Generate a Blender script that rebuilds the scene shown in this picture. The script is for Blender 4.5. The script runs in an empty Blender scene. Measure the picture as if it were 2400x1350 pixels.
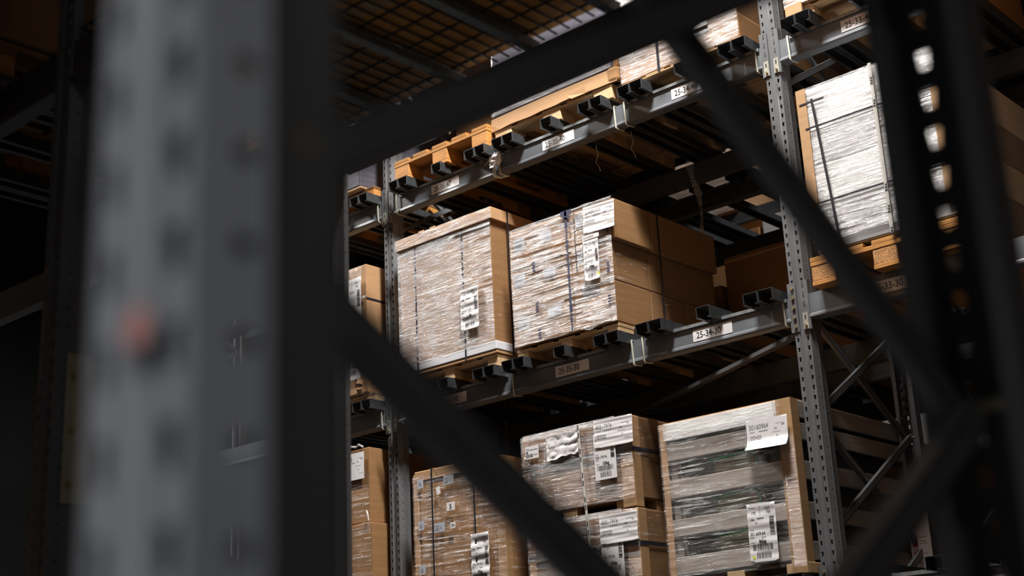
import bpy, bmesh, math, random
from mathutils import Vector, Matrix

# ------------------------------------------------------------------ camera, world, lamps, exposure
SC = bpy.context.scene
COL = SC.collection
CAM_POS = Vector((6.2907, -5.9386, 1.4876))
R_ = Vector((0.74110915, 0.6697512, -0.04680338))
U_ = Vector((0.23751788, -0.19634317, 0.95133307))
F_ = Vector((-0.62796694, 0.71615828, 0.30458961))
cd = bpy.data.cameras.new('camera')
cam = bpy.data.objects.new('camera', cd)
COL.objects.link(cam)
m = Matrix.Identity(4)
for i in range(3):
    m[i][0] = R_[i]; m[i][1] = U_[i]; m[i][2] = -F_[i]; m[i][3] = CAM_POS[i]
cam.matrix_world = m
cd.sensor_width = 36.0
cd.lens = 3259.45 * 36.0 / 2400.0
cd.clip_start = 0.05
cd.clip_end = 100
cd.dof.use_dof = True
cd.dof.focus_distance = 7.7
cd.dof.aperture_fstop = 2.5
SC.camera = cam

w = bpy.data.worlds.new('warehouse_dark')
SC.world = w
w.use_nodes = True
w.node_tree.nodes['Background'].inputs[0].default_value = (0.6, 0.75, 1.0, 1)
w.node_tree.nodes['Background'].inputs[1].default_value = 0.0012

def area(name, loc, sx, sy, power, color=(1, 0.97, 0.93), rot=(0, 0, 0), spread=180):
    l = bpy.data.lights.new(name, 'AREA')
    l.shape = 'RECTANGLE'; l.size = sx; l.size_y = sy
    l.energy = power; l.color = color
    l.spread = math.radians(spread)
    o = bpy.data.objects.new(name, l)
    o.location = loc; o.rotation_euler = rot
    COL.objects.link(o)
    return o

# ceiling lamps over the aisle between the two racks, over the camera's aisle and over the aisle behind, with two dim fills added
area('aisle_and_fill_lamp', (3.05, -1.38, 8.3), 1.3, 0.34, 1000)
area('aisle_and_fill_lamp', (-3.6, -1.46, 8.3), 1.5, 0.34, 900)
area('aisle_and_fill_lamp', (14.0, -1.46, 8.3), 1.5, 0.34, 60)  # dim fill, added to lighten the flank of the open upright
area('aisle_and_fill_lamp', (5.73, -7.9, 6.8), 0.26, 1.2, 330, (0.97, 0.97, 1.0), spread=66)
area('aisle_and_fill_lamp', (3.2, 3.9, 9.2), 1.5, 0.34, 380)
area('aisle_and_fill_lamp', (10.5, -7.8, 8.3), 1.5, 0.34, 55)  # faint fill, added to lift the near braces out of black
SC.cycles.diffuse_bounces = 2
SC.view_settings.view_transform = 'Standard'
SC.view_settings.look = 'None'
SC.view_settings.gamma = 1
SC.view_settings.use_curve_mapping = False
SC.view_settings.exposure = -0.28

# ------------------------------------------------------------------ materials
def _mat(name):
    mt = bpy.data.materials.new(name); mt.use_nodes = True
    nt = mt.node_tree
    return mt, nt, nt.nodes['Principled BSDF']

def N(nt, t, **kw):
    n = nt.nodes.new(t)
    for k, v in kw.items():
        setattr(n, k, v)
    return n

def coords(nt, scale=(1, 1, 1), rot=(0, 0, 0)):
    tc = N(nt, 'ShaderNodeTexCoord'); mp = N(nt, 'ShaderNodeMapping')
    mp.inputs['Scale'].default_value = scale
    mp.inputs['Rotation'].default_value = rot
    nt.links.new(tc.outputs['Object'], mp.inputs['Vector'])
    return mp.outputs['Vector']

def noise(nt, vec, scale, detail=3, rough=0.5, dist=0.0):
    n = N(nt, 'ShaderNodeTexNoise')
    n.inputs['Scale'].default_value = scale
    n.inputs['Detail'].default_value = detail
    n.inputs['Roughness'].default_value = rough
    n.inputs['Distortion'].default_value = dist
    nt.links.new(vec, n.inputs['Vector'])
    return n.outputs['Fac']

def ramp(nt, fac, stops):
    r = N(nt, 'ShaderNodeValToRGB')
    e = r.color_ramp.elements
    while len(e) < len(stops):
        e.new(0.5)
    for el, (p, c) in zip(e, stops):
        el.position = p
        el.color = (c[0], c[1], c[2], 1) if not isinstance(c, (int, float)) else (c, c, c, 1)
    nt.links.new(fac, r.inputs['Fac'])
    return r.outputs['Color']

def bump(nt, b, fac, strength, dist):
    n = N(nt, 'ShaderNodeBump')
    n.inputs['Strength'].default_value = strength
    n.inputs['Distance'].default_value = dist
    nt.links.new(fac, n.inputs['Height'])
    nt.links.new(n.outputs['Normal'], b.inputs['Normal'])
    return n

def simple(name, col, rough=0.6, metal=0.0, var=0.12, scale=6.0, stretch=(1, 1, 1), bmp=0.0, bscale=60, spec=0.5):
    mt, nt, b = _mat(name)
    v = coords(nt, stretch)
    f = noise(nt, v, scale, 4, 0.6)
    lo = [max(0, c * (1 - var)) for c in col]; hi = [min(1, c * (1 + var)) for c in col]
    nt.links.new(ramp(nt, f, [(0.3, lo), (0.7, hi)]), b.inputs['Base Color'])
    b.inputs['Roughness'].default_value = rough
    b.inputs['Metallic'].default_value = metal
    b.inputs['Specular IOR Level'].default_value = spec
    if bmp > 0:
        bump(nt, b, noise(nt, v, bscale, 3), bmp, 0.002)
    return mt

STEEL = simple('painted_steel', (0.125, 0.13, 0.138), 0.42, 0.0, 0.16, 3.5, (1, 1, 0.6), 0.05, 150)
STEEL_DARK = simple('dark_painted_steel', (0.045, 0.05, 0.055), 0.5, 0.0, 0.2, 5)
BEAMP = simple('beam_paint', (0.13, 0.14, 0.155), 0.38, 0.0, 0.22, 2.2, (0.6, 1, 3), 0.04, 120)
GALV = simple('galvanised_steel', (0.27, 0.29, 0.30), 0.42, 0.55, 0.28, 45, (1, 1, 1), 0.08, 70)
BARM = simple('galvanised_bar', (0.085, 0.092, 0.10), 0.38, 0.6, 0.25, 30, (1, 1, 1), 0.06, 60)
ZINC = simple('zinc_clip', (0.50, 0.50, 0.44), 0.4, 0.5, 0.2, 40)
BOLT = simple('yellow_zinc_bolt', (0.42, 0.36, 0.20), 0.35, 0.7, 0.25, 60)
CARD = simple('cardboard', (0.30, 0.160, 0.068), 0.75, 0, 0.10, 3, (1, 1, 14), 0.03, 90, 0.25)
CARD_L = simple('pale_cardboard', (0.42, 0.245, 0.125), 0.75, 0, 0.08, 4, (1, 1, 10), 0.03, 90, 0.25)
CARD_D = simple('brown_cardboard', (0.21, 0.112, 0.05), 0.8, 0, 0.12, 3, (1, 1, 12), 0.03, 90, 0.2)
TAPEC = simple('packing_tape', (0.36, 0.21, 0.10), 0.3, 0, 0.08, 10)
CORNER = simple('corner_board', (0.40, 0.235, 0.11), 0.6, 0, 0.1, 8, (1, 1, 6))
WOOD = simple('orange_wood', (0.47, 0.215, 0.055), 0.7, 0, 0.28, 7, (1, 12, 14), 0.15, 60, 0.3)
WOOD_L = simple('pale_wood', (0.56, 0.375, 0.205), 0.7, 0, 0.18, 7, (1, 12, 14), 0.12, 60, 0.3)
PLANK = simple('grey_plank', (0.36, 0.32, 0.29), 0.6, 0, 0.16, 4, (1.5, 1.5, 22), 0.1, 60, 0.3)
PLANK_W = simple('white_board', (0.62, 0.60, 0.57), 0.5, 0, 0.08, 4, (1.5, 1.5, 22))
GREYBOX = simple('grey_carton', (0.26, 0.25, 0.255), 0.6, 0, 0.08, 3, (1, 1, 8))
WHITEBOX = simple('white_carton', (0.55, 0.54, 0.535), 0.6, 0, 0.05, 3, (1, 1, 8))
PURPLE = simple('grey_plastic_sheet', (0.085, 0.08, 0.10), 0.32, 0, 0.25, 3, (1, 1, 16), 0.2, 25)
PAPER = simple('white_paper', (0.78, 0.76, 0.77), 0.55, 0, 0.03, 5, (1, 1, 1), 0.0)
PAPERB = simple('bluish_sticker', (0.43, 0.46, 0.52), 0.5, 0, 0.05, 20)
INK = simple('black_ink', (0.025, 0.025, 0.03), 0.5, 0, 0.1, 50)
INKG = simple('grey_ink', (0.28, 0.28, 0.30), 0.5, 0, 0.1, 50)
INKB = simple('dark_blue_ink', (0.035, 0.04, 0.09), 0.5, 0, 0.2, 80)
RED = simple('red_ink', (0.45, 0.03, 0.03), 0.5, 0, 0.1, 20)
REDDISH = simple('red_sticker', (0.27, 0.115, 0.095), 0.5, 0, 0.1, 20)
YELLOW = simple('yellow_dot', (0.70, 0.78, 0.10), 0.5, 0, 0.05, 20)
STRAP = simple('black_strap', (0.02, 0.02, 0.028), 0.35, 0, 0.2, 40)
STRAPW = simple('white_strap', (0.62, 0.60, 0.56), 0.45, 0, 0.08, 30)
TIE = simple('cable_tie', (0.60, 0.60, 0.50), 0.4, 0, 0.06, 30)
BEIGE = simple('beige_guard', (0.36, 0.34, 0.24), 0.55, 0, 0.12, 6)
GREEN = simple('green_paint', (0.01, 0.24, 0.06), 0.25, 0, 0.15, 10)
GREENG = simple('grey_green_metal', (0.10, 0.115, 0.10), 0.4, 0.2, 0.25, 8)
OLIVE = simple('olive_panel', (0.16, 0.15, 0.085), 0.5, 0, 0.2, 12)
DARKM = simple('dark_machine', (0.03, 0.034, 0.034), 0.4, 0, 0.3, 8)
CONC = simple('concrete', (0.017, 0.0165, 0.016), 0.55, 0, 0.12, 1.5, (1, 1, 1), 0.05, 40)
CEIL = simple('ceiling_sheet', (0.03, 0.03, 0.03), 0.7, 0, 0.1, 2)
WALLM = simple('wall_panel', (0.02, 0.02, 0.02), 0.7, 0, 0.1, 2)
WHITEP = simple('white_foam_board', (0.66, 0.66, 0.70), 0.5, 0, 0.05, 6, (1, 1, 12))
WIRE = simple('wire_steel', (0.06, 0.06, 0.06), 0.5, 0.5, 0.2, 20)

def chipboard():
    mt, nt, b = _mat('pressed_chip_block')
    v = coords(nt, (1, 1, 2.2))
    vo = N(nt, 'ShaderNodeTexVoronoi'); vo.inputs['Scale'].default_value = 110
    nt.links.new(v, vo.inputs['Vector'])
    f = noise(nt, v, 130, 4, 0.7)
    nt.links.new(ramp(nt, f, [(0.32, (0.13, 0.05, 0.012)), (0.5, (0.42, 0.185, 0.05)), (0.66, (0.70, 0.38, 0.13))]), b.inputs['Base Color'])
    b.inputs['Roughness'].default_value = 0.8
    bump(nt, b, f, 0.8, 0.004)
    return mt
CHIP = chipboard()

def film(name, zs=70.0, lo=0.50, hi=0.66, amount=0.55, base=0.05, tilt=0.0, seed=0.0, patch=2.6, rough=0.22, xs=5.0, gloss=0.10):
    """stretch film: clear plastic with horizontal gathered folds that turn whitish where layers bunch up"""
    mt = bpy.data.materials.new(name); mt.use_nodes = True
    nt = mt.node_tree
    for n in list(nt.nodes):
        nt.nodes.remove(n)
    out = N(nt, 'ShaderNodeOutputMaterial')
    tc = N(nt, 'ShaderNodeTexCoord')
    def mapped(scale, rot=0.0):
        mp = N(nt, 'ShaderNodeMapping')
        mp.inputs['Scale'].default_value = scale
        mp.inputs['Rotation'].default_value = (0, rot, 0)
        mp.inputs['Location'].default_value = (seed, seed * 0.7, seed * 1.3)
        nt.links.new(tc.outputs['Object'], mp.inputs['Vector'])
        return mp.outputs['Vector']
    s1 = noise(nt, mapped((xs, xs, zs), tilt), 1.0, 5, 0.62, 0.35)
    s2 = noise(nt, mapped((xs * 3.5, xs * 3.5, zs * 2.3), tilt), 1.0, 3, 0.6, 0.3)
    p = noise(nt, mapped((patch * 1.6, patch, patch)), 1.0, 3, 0.5, 0.6)
    add = N(nt, 'ShaderNodeMath', operation='MULTIPLY_ADD'); add.inputs[1].default_value = 0.45
    nt.links.new(s2, add.inputs[0]); nt.links.new(s1, add.inputs[2])
    sub = N(nt, 'ShaderNodeMath', operation='MULTIPLY_ADD'); sub.inputs[1].default_value = 0.34
    nt.links.new(p, sub.inputs[0]); nt.links.new(add.outputs[0], sub.inputs[2])
    # centred around ~0.9
    msk = ramp(nt, sub.outputs[0], [(0.0, 0.0), (1.0, 1.0)])
    mr = N(nt, 'ShaderNodeMapRange')
    mr.inputs['From Min'].default_value = lo + 0.37; mr.inputs['From Max'].default_value = hi + 0.37
    mr.inputs['To Min'].default_value = base; mr.inputs['To Max'].default_value = amount
    nt.links.new(sub.outputs[0], mr.inputs['Value'])
    tr = N(nt, 'ShaderNodeBsdfTransparent')
    pr = N(nt, 'ShaderNodeBsdfPrincipled')
    pr.inputs['Base Color'].default_value = (0.80, 0.79, 0.80, 1)
    pr.inputs['Roughness'].default_value = rough
    pr.inputs['Specular IOR Level'].default_value = 1.0
    bp = N(nt, 'ShaderNodeBump'); bp.inputs['Strength'].default_value = 1.0; bp.inputs['Distance'].default_value = 0.012
    nt.links.new(add.outputs[0], bp.inputs['Height'])
    nt.links.new(bp.outputs['Normal'], pr.inputs['Normal'])
    gl = N(nt, 'ShaderNodeBsdfGlossy'); gl.inputs['Roughness'].default_value = 0.16
    gl.inputs['Color'].default_value = (1, 1, 1, 1)
    nt.links.new(bp.outputs['Normal'], gl.inputs['Normal'])
    mx0 = N(nt, 'ShaderNodeMixShader'); mx0.inputs[0].default_value = gloss
    nt.links.new(tr.outputs[0], mx0.inputs[1]); nt.links.new(gl.outputs[0], mx0.inputs[2])
    mx = N(nt, 'ShaderNodeMixShader')
    nt.links.new(mr.outputs[0], mx.inputs[0])
    nt.links.new(mx0.outputs[0], mx.inputs[1]); nt.links.new(pr.outputs[0], mx.inputs[2])
    nt.links.new(mx.outputs[0], out.inputs['Surface'])
    return mt
FILM_A = film('stretch_film_dense', 150, 0.46, 0.62, 0.58, 0.13, 0.0, 1.0, xs=9.0)
FILM_B = film('stretch_film_loose', 125, 0.49, 0.62, 0.64, 0.09, 0.05, 4.0, xs=6.0)
FILM_C = film('stretch_film_thin', 60, 0.57, 0.68, 0.38, 0.02, -0.06, 7.0, xs=3.5, gloss=0.04)
FILM_D = film('stretch_film_fine', 110, 0.50, 0.72, 0.34, 0.06, 0.0, 2.0, 3.5)
FILM_W = film('stretch_film_white', 90, 0.46, 0.66, 0.55, 0.16, 0.05, 9.0, xs=4.0)
FILM_S = film('stretch_film_side', 40, 0.66, 0.80, 0.30, 0.005, 0.0, 3.0)

# ------------------------------------------------------------------ object helpers
ORG = {}
TINY = {'pressed_holes', 'hook_opening', 'carton_print', 'strap_print', 'printing', 'fine_print', 'stitched_line', 'printed_tape', 'red_mark'}
def tag(o, label=None, cat=None, group=None, kind=None):
    if label: o['label'] = label
    if cat: o['category'] = cat
    if group: o['group'] = group
    if kind: o['kind'] = kind
    return o

def thing(name, loc, label, cat, group=None):
    o = bpy.data.objects.new(name, None)
    o.empty_display_size = 0.1
    o.location = loc
    COL.objects.link(o)
    ORG[o] = Vector(loc)
    return tag(o, label, cat, group)

def link(name, me, mat, parent=None):
    """mesh given in world coordinates; becomes a child with coordinates relative to the thing"""
    o = bpy.data.objects.new(name, me)
    if mat is not None and not me.materials:
        me.materials.append(mat)
    COL.objects.link(o)
    if name in TINY: o['kind'] = 'stuff'
    if parent is not None:
        o.parent = parent
        ORG[o] = ORG[parent]
        me.transform(Matrix.Translation(-ORG[parent]))
    else:
        ORG[o] = Vector((0, 0, 0))
    return o

class MB:
    def __init__(s): s.v = []; s.f = []
    def box(s, x0, x1, y0, y1, z0, z1):
        n = len(s.v)
        s.v += [(x0, y0, z0), (x1, y0, z0), (x1, y1, z0), (x0, y1, z0), (x0, y0, z1), (x1, y0, z1), (x1, y1, z1), (x0, y1, z1)]
        s.f += [tuple(n + i for i in q) for q in ((0, 3, 2, 1), (4, 5, 6, 7), (0, 1, 5, 4), (1, 2, 6, 5), (2, 3, 7, 6), (3, 0, 4, 7))]
        return s
    def poly(s, pts):
        n = len(s.v); s.v += [tuple(p) for p in pts]; s.f.append(tuple(range(n, n + len(pts)))); return s
    def bar(s, a, b, w, h, up=(0, 0, 1)):
        a = Vector(a); b = Vector(b); d = (b - a).normalized(); up = Vector(up)
        r = d.cross(up).normalized() * w / 2; u = r.cross(d).normalized() * h / 2
        n = len(s.v)
        for p in (a, b):
            s.v += [tuple(p - r - u), tuple(p + r - u), tuple(p + r + u), tuple(p - r + u)]
        s.f += [tuple(n + i for i in q) for q in ((0, 1, 2, 3), (7, 6, 5, 4), (0, 4, 5, 1), (1, 5, 6, 2), (2, 6, 7, 3), (3, 7, 4, 0))]
        return s
    def prism(s, prof, axis, a, b):
        """closed profile extruded along axis from a to b; prof = 2D points in the two other axes"""
        n = len(s.v); k = len(prof)
        for t in (a, b):
            for p in prof:
                if axis == 'X': s.v.append((t, p[0], p[1]))
                elif axis == 'Y': s.v.append((p[0], t, p[1]))
                else: s.v.append((p[0], p[1], t))
        for i in range(k):
            j = (i + 1) % k
            s.f.append((n + i, n + j, n + k + j, n + k + i))
        s.f.append(tuple(range(n + k - 1, n - 1, -1))); s.f.append(tuple(range(n + k, n + 2 * k)))
        return s
    def tube(s, pts, r, seg=8):
        pts = [Vector(p) for p in pts]; rings = []
        for i, p in enumerate(pts):
            d = (pts[min(i + 1, len(pts) - 1)] - pts[max(i - 1, 0)]).normalized()
            ref = Vector((0, 0, 1)) if abs(d.z) < 0.9 else Vector((1, 0, 0))
            a = d.cross(ref).normalized(); b = d.cross(a)
            n = len(s.v); rings.append(n)
            for k in range(seg):
                t = 2 * math.pi * k / seg
                s.v.append(tuple(p + a * math.cos(t) * r + b * math.sin(t) * r))
        for i in range(len(pts) - 1):
            for k in range(seg):
                k2 = (k + 1) % seg
                s.f.append((rings[i] + k, rings[i] + k2, rings[i + 1] + k2, rings[i + 1] + k))
        s.f.append(tuple(rings[0] + k for k in range(seg))); s.f.append(tuple(rings[-1] + k for k in reversed(range(seg))))
        return s
    def mesh(s, name='m', fix=True):
        me = bpy.data.meshes.new(name); me.from_pydata(s.v, [], s.f); me.validate()
        if fix:
            bm = bmesh.new(); bm.from_mesh(me); bmesh.ops.recalc_face_normals(bm, faces=bm.faces); bm.to_mesh(me); bm.free()
        me.update(); return me
    def build(s, name, mat, parent=None): return link(name, s.mesh(name), mat, parent)

def bevbox(name, x0, x1, y0, y1, z0, z1, mat, parent=None, r=0.006, seg=2, warp=0.0, rnd=None):
    me = MB().box(x0, x1, y0, y1, z0, z1).mesh(name)
    bm = bmesh.new(); bm.from_mesh(me)
    bmesh.ops.bevel(bm, geom=bm.edges[:], offset=r, segments=seg, affect='EDGES', profile=0.6)
    for f in bm.faces: f.smooth = False
    bm.to_mesh(me); bm.free()
    return link(name, me, mat, parent)

def copy_tree(o, loc=None, label=None, group=None):
    c = o.copy(); COL.objects.link(c)
    if loc is not None: c.location = loc
    ORG[c] = Vector(c.location)
    if label: c['label'] = label
    if group: c['group'] = group
    for ch in list(o.children):
        k = ch.copy(); COL.objects.link(k); k.parent = c; ORG[k] = ORG[c]
        for g in ch.children:
            q = g.copy(); COL.objects.link(q); q.parent = k; ORG[q] = ORG[c]
    return c

# ------------------------------------------------------------------ writing
def text_mesh(txt, size, bold=0.0, sx=1.0):
    cu = bpy.data.curves.new('t', 'FONT'); cu.body = txt; cu.size = size; cu.resolution_u = 3
    cu.offset = bold
    o = bpy.data.objects.new('t', cu); COL.objects.link(o)
    bpy.context.view_layer.update()
    me = bpy.data.meshes.new_from_object(o.evaluated_get(bpy.context.evaluated_depsgraph_get()))
    vs = [(v.co.x * sx, v.co.y) for v in me.vertices]; fs = [tuple(p.vertices) for p in me.polygons]
    bpy.data.objects.remove(o); bpy.data.curves.remove(cu); bpy.data.meshes.remove(me)
    return vs, fs

def sticker(parent, P, w, h, items, paper=PAPER, tilt=0.0, facing='-Y', name='label_sheet', curl=0.0, ink=INK, wav=0.0, sheet=None, label=None, thick=0.0012):
    """flat printed sheet. P = lower-left corner; u runs along +X (facing -Y) ; items in sheet coordinates (metres)"""
    P = Vector(P)
    ct, st = math.cos(tilt), math.sin(tilt)
    if facing == '-Y': u = Vector((ct, 0, st)); v = Vector((-st, 0, ct)); n = Vector((0, -1, 0))
    elif facing == '+X': u = Vector((0, ct, st)); v = Vector((0, -st, ct)); n = Vector((1, 0, 0))
    else: u = Vector((-ct, 0, st)); v = Vector((st, 0, ct)); n = Vector((0, 1, 0))
    def off(a, b):
        z = 0.0
        if curl: z += curl * max(0, 1 - b / (0.4 * h)) ** 2
        if wav: z += wav * (math.sin(b / h * 19 + a / w * 2.2) + 0.6 * math.sin(b / h * 41 + 1.3 - a / w * 1.4))
        return z
    def W(a, b, e): return tuple(P + u * a + v * b + n * (e + off(a, b)))
    mb = MB(); nx, nz = (6, 28) if (curl or wav) else (1, 1)
    for i in range(nx):
        for j in range(nz):
            a0, a1, b0, b1 = w * i / nx, w * (i + 1) / nx, h * j / nz, h * (j + 1) / nz
            mb.poly([W(a0, b0, thick), W(a1, b0, thick), W(a1, b1, thick), W(a0, b1, thick)])
    for q in ([(0, 0), (w, 0)], [(w, 0), (w, h)], [(w, h), (0, h)], [(0, h), (0, 0)]):
        (a0, b0), (a1, b1) = q
        mb.poly([W(a0, b0, 0), W(a1, b1, 0), W(a1, b1, thick), W(a0, b0, thick)])
    me = mb.mesh(name, fix=False)
    bm = bmesh.new(); bm.from_mesh(me); bmesh.ops.remove_doubles(bm, verts=bm.verts, dist=1e-6); bmesh.ops.recalc_face_normals(bm, faces=bm.faces)
    for f in bm.faces: f.smooth = bool(curl or wav)
    bm.to_mesh(me); bm.free()
    sh = link(name, me, paper, parent)
    if label: sh['label'] = label
    pm = MB(); gm = MB(); e = thick + 0.0006; ym = MB(); rm = MB()
    for it in items:
        k = it[0]; tgt = pm
        if k in ('t', 'g'):
            _, txt, x, y, size = it[:5]
            vs, fs = text_mesh(txt, size, it[5] if len(it) > 5 else size * 0.012, it[6] if len(it) > 6 else 0.92)
            tgt = pm if k == 't' else gm
            n0 = len(tgt.v); tgt.v += [W(x + a, y + b, e) for a, b in vs]; tgt.f += [tuple(n0 + i for i in f) for f in fs]
        elif k == 'bar':      # upright bar code
            _, x, y, bw, bh, seed = it
            r = random.Random(seed); c = 0.0
            while c < bw - 0.0015:
                t = r.choice((0.0012, 0.0018, 0.0028, 0.0040)) * (bw / 0.10 if bw > 0.10 else 1)
                t = min(t, bw - c)
                for q in range(4 if (curl or wav) else 1):
                    k4 = 4 if (curl or wav) else 1
                    pm.poly([W(x + c, y + bh * q / k4, e), W(x + c + t, y + bh * q / k4, e), W(x + c + t, y + bh * (q + 1) / k4, e), W(x + c, y + bh * (q + 1) / k4, e)])
                c += t + r.choice((0.0012, 0.0020, 0.0030)) * (bw / 0.10 if bw > 0.10 else 1)
        elif k == 'vbar':     # bar code turned on its side
            _, x, y, bw, bh, seed = it
            r = random.Random(seed); c = 0.0
            while c < bh - 0.0015:
                t = min(r.choice((0.0012, 0.0018, 0.0028, 0.0040)), bh - c)
                pm.poly([W(x, y + c, e), W(x + bw, y + c, e), W(x + bw, y + c + t, e), W(x, y + c + t, e)])
                c += t + r.choice((0.0012, 0.0020, 0.0030))
        elif k in ('r', 'gr', 'red'):
            _, x, y, bw, bh = it
            tgt = {'r': pm, 'gr': gm, 'red': rm}[k]
            tgt.poly([W(x, y, e), W(x + bw, y, e), W(x + bw, y + bh, e), W(x, y + bh, e)])
        elif k in ('dot', 'kdot'):
            _, x, y, rad = it
            (ym if k == 'dot' else pm).poly([W(x + rad * math.cos(t * math.pi / 8), y + rad * math.sin(t * math.pi / 8), e + 0.0004) for t in range(16)])
        elif k == 'ell':
            _, x, y, ra, rb = it
            for t in range(20):
                a0, a1 = t * math.pi / 10, (t + 1) * math.pi / 10
                pm.poly([W(x + ra * math.cos(a0), y + rb * math.sin(a0), e), W(x + ra * math.cos(a1), y + rb * math.sin(a1), e),
                         W(x + ra * .88 * math.cos(a1), y + rb * .86 * math.sin(a1), e), W(x + ra * .88 * math.cos(a0), y + rb * .86 * math.sin(a0), e)])
    for bb, nm, mt in ((pm, 'printing', ink), (gm, 'fine_print', INKG), (ym, 'coloured_dot', YELLOW), (rm, 'red_mark', RED)):
        if bb.v:
            link(nm, bb.mesh(nm, fix=False), mt, sh)
    return sh

def bay_label(beam, x0, zc, txt, y=0.0):
    w, h = 0.245, 0.064
    return sticker(beam, (x0, y - 0.0005, zc - h / 2), w, h, [('t', txt, 0.022, 0.0155, 0.049, 0.0004, 0.86)], name='location_label')

def ship_label(parent, x0, z0, w=0.145, h=0.26, y=-0.08, num='002.179.76', kg='122kg', dims=('172', '1250', '750'), wk='2217', dot=False, tilt=0.0, wav=0.0, extra=(), seed=1):
    s = w / 0.145; k = h / 0.26
    it = [('gr', .008 * s, .243 * k, .035 * s, .0025), ('t', dims[0], .020 * s, .214 * k, .017 * s), ('r', .066 * s, .208 * k, .0015, .044 * k),
          ('t', dims[1], .088 * s, .232 * k, .0165 * s), ('t', dims[2], .098 * s, .214 * k, .0165 * s),
          ('gr', .018 * s, .188 * k, .016 * s, .006), ('gr', .050 * s, .192 * k, .034 * s, .005),
          ('gr', .038 * s, .172 * k, .012 * s, .004), ('g', 'BNR', .010 * s, .140 * k, .010 * s),
          ('t', num, .008 * s, .120 * k, .019 * s), ('gr', .008 * s, .110 * k, .02 * s, .003), ('t', wk, .066 * s, .104 * k, .012 * s, .0001),
          ('t', kg, .052 * s, .084 * k, .0205 * s, .0008), ('gr', .008 * s, .088 * k, .024 * s, .002),
          ('vbar', .112 * s, .115 * k, .024 * s, .085 * k, seed + 3),
          ('bar', .016 * s, .052 * k, .108 * s, .027 * k, seed), ('gr', .036 * s, .047 * k, .07 * s, .0015),
          ('bar', .036 * s, .015 * k, .072 * s, .027 * k, seed + 1)]
    if dot: it.append(('dot', .020 * s, .022 * k, .008 * s))
    it += list(extra)
    return sticker(parent, (x0, y, z0), w, h, it, tilt=tilt, wav=wav, name='shipping_label')

def big_sheet(parent, x0, z0, w, h, y, num, num2, tilt=0.0, curl=0.0, wav=0.0):
    it = [('g', num, .014, h - .048, .034, .0003, .82), ('g', num2, .018, h * .34, .027, .0004, .80),
          ('gr', .07, h - .062, .05, .003), ('gr', .016, h - .062, .03, .002), ('g', '140', w * .66, h - .062, .014),
          ('gr', w * .86, h - .045, .016, .005), ('gr', w * .72, h - .035, .05, .0015), ('gr', w * .62, h * .50, .05, .0015),
          ('gr', w * .72, h * .36, .008, .006), ('gr', w * .78, h * .22, .04, .0015), ('gr', .01, h * .30, .003, .02)]
    return sticker(parent, (x0, y, z0), w, h, it, tilt=tilt, curl=curl, wav=wav, name='delivery_sheet')

# ------------------------------------------------------------------ film wraps
def wrap(parent, x0, x1, y0, y1, z0, z1, matf, mats=None, seed=1, amp=0.0035, front_only=False, off=0.006, nz=150, nx=34, sag=0.0, top=False):
    from mathutils import noise as mn
    x0 -= off * .6; x1 += off * .6; y0 -= off
    mb = MB()
    def d(x, z):
        a = mn.noise(Vector((x * 2.0 + seed, seed * 3.1, z * 55 + x * 2)))
        b = mn.noise(Vector((x * 5.0 + seed, seed * 1.7, z * 120)))
        c = mn.noise(Vector((x * 1.5, seed * 5.1, z * 2.5)))
        return amp * (a + 0.5 * b) * (0.6 + 0.9 * max(0.0, c + .35))
    idx = {}
    for i in range(nx + 1):
        x = x0 + (x1 - x0) * i / nx
        for j in range(nz + 1):
            z = z0 + (z1 - z0) * j / nz
            zz = z
            if j == 0: zz = z + sag * mn.noise(Vector((x * 9, seed, 0)))
            if j == nz: zz = z + sag * .3 * mn.noise(Vector((x * 14, seed, 3)))
            idx[i, j] = len(mb.v); mb.v.append((x, y0 - abs(0) + d(x, z), zz))
    for i in range(nx):
        for j in range(nz):
            mb.f.append((idx[i, j], idx[i + 1, j], idx[i + 1, j + 1], idx[i, j + 1]))
    me = mb.mesh('stretch_film', fix=False)
    for p in me.polygons: p.use_smooth = True
    o = link('stretch_film', me, matf, parent)
    if not front_only:
        for q in ([(x1, y0, z0), (x1, y1, z0), (x1, y1, z1), (x1, y0, z1)], [(x0, y0, z0), (x0, y0, z1), (x0, y1, z1), (x0, y1, z0)]):
            link('side_film', MB().poly(q).mesh('side_film', fix=False), mats or FILM_S, parent)
    return o

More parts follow.
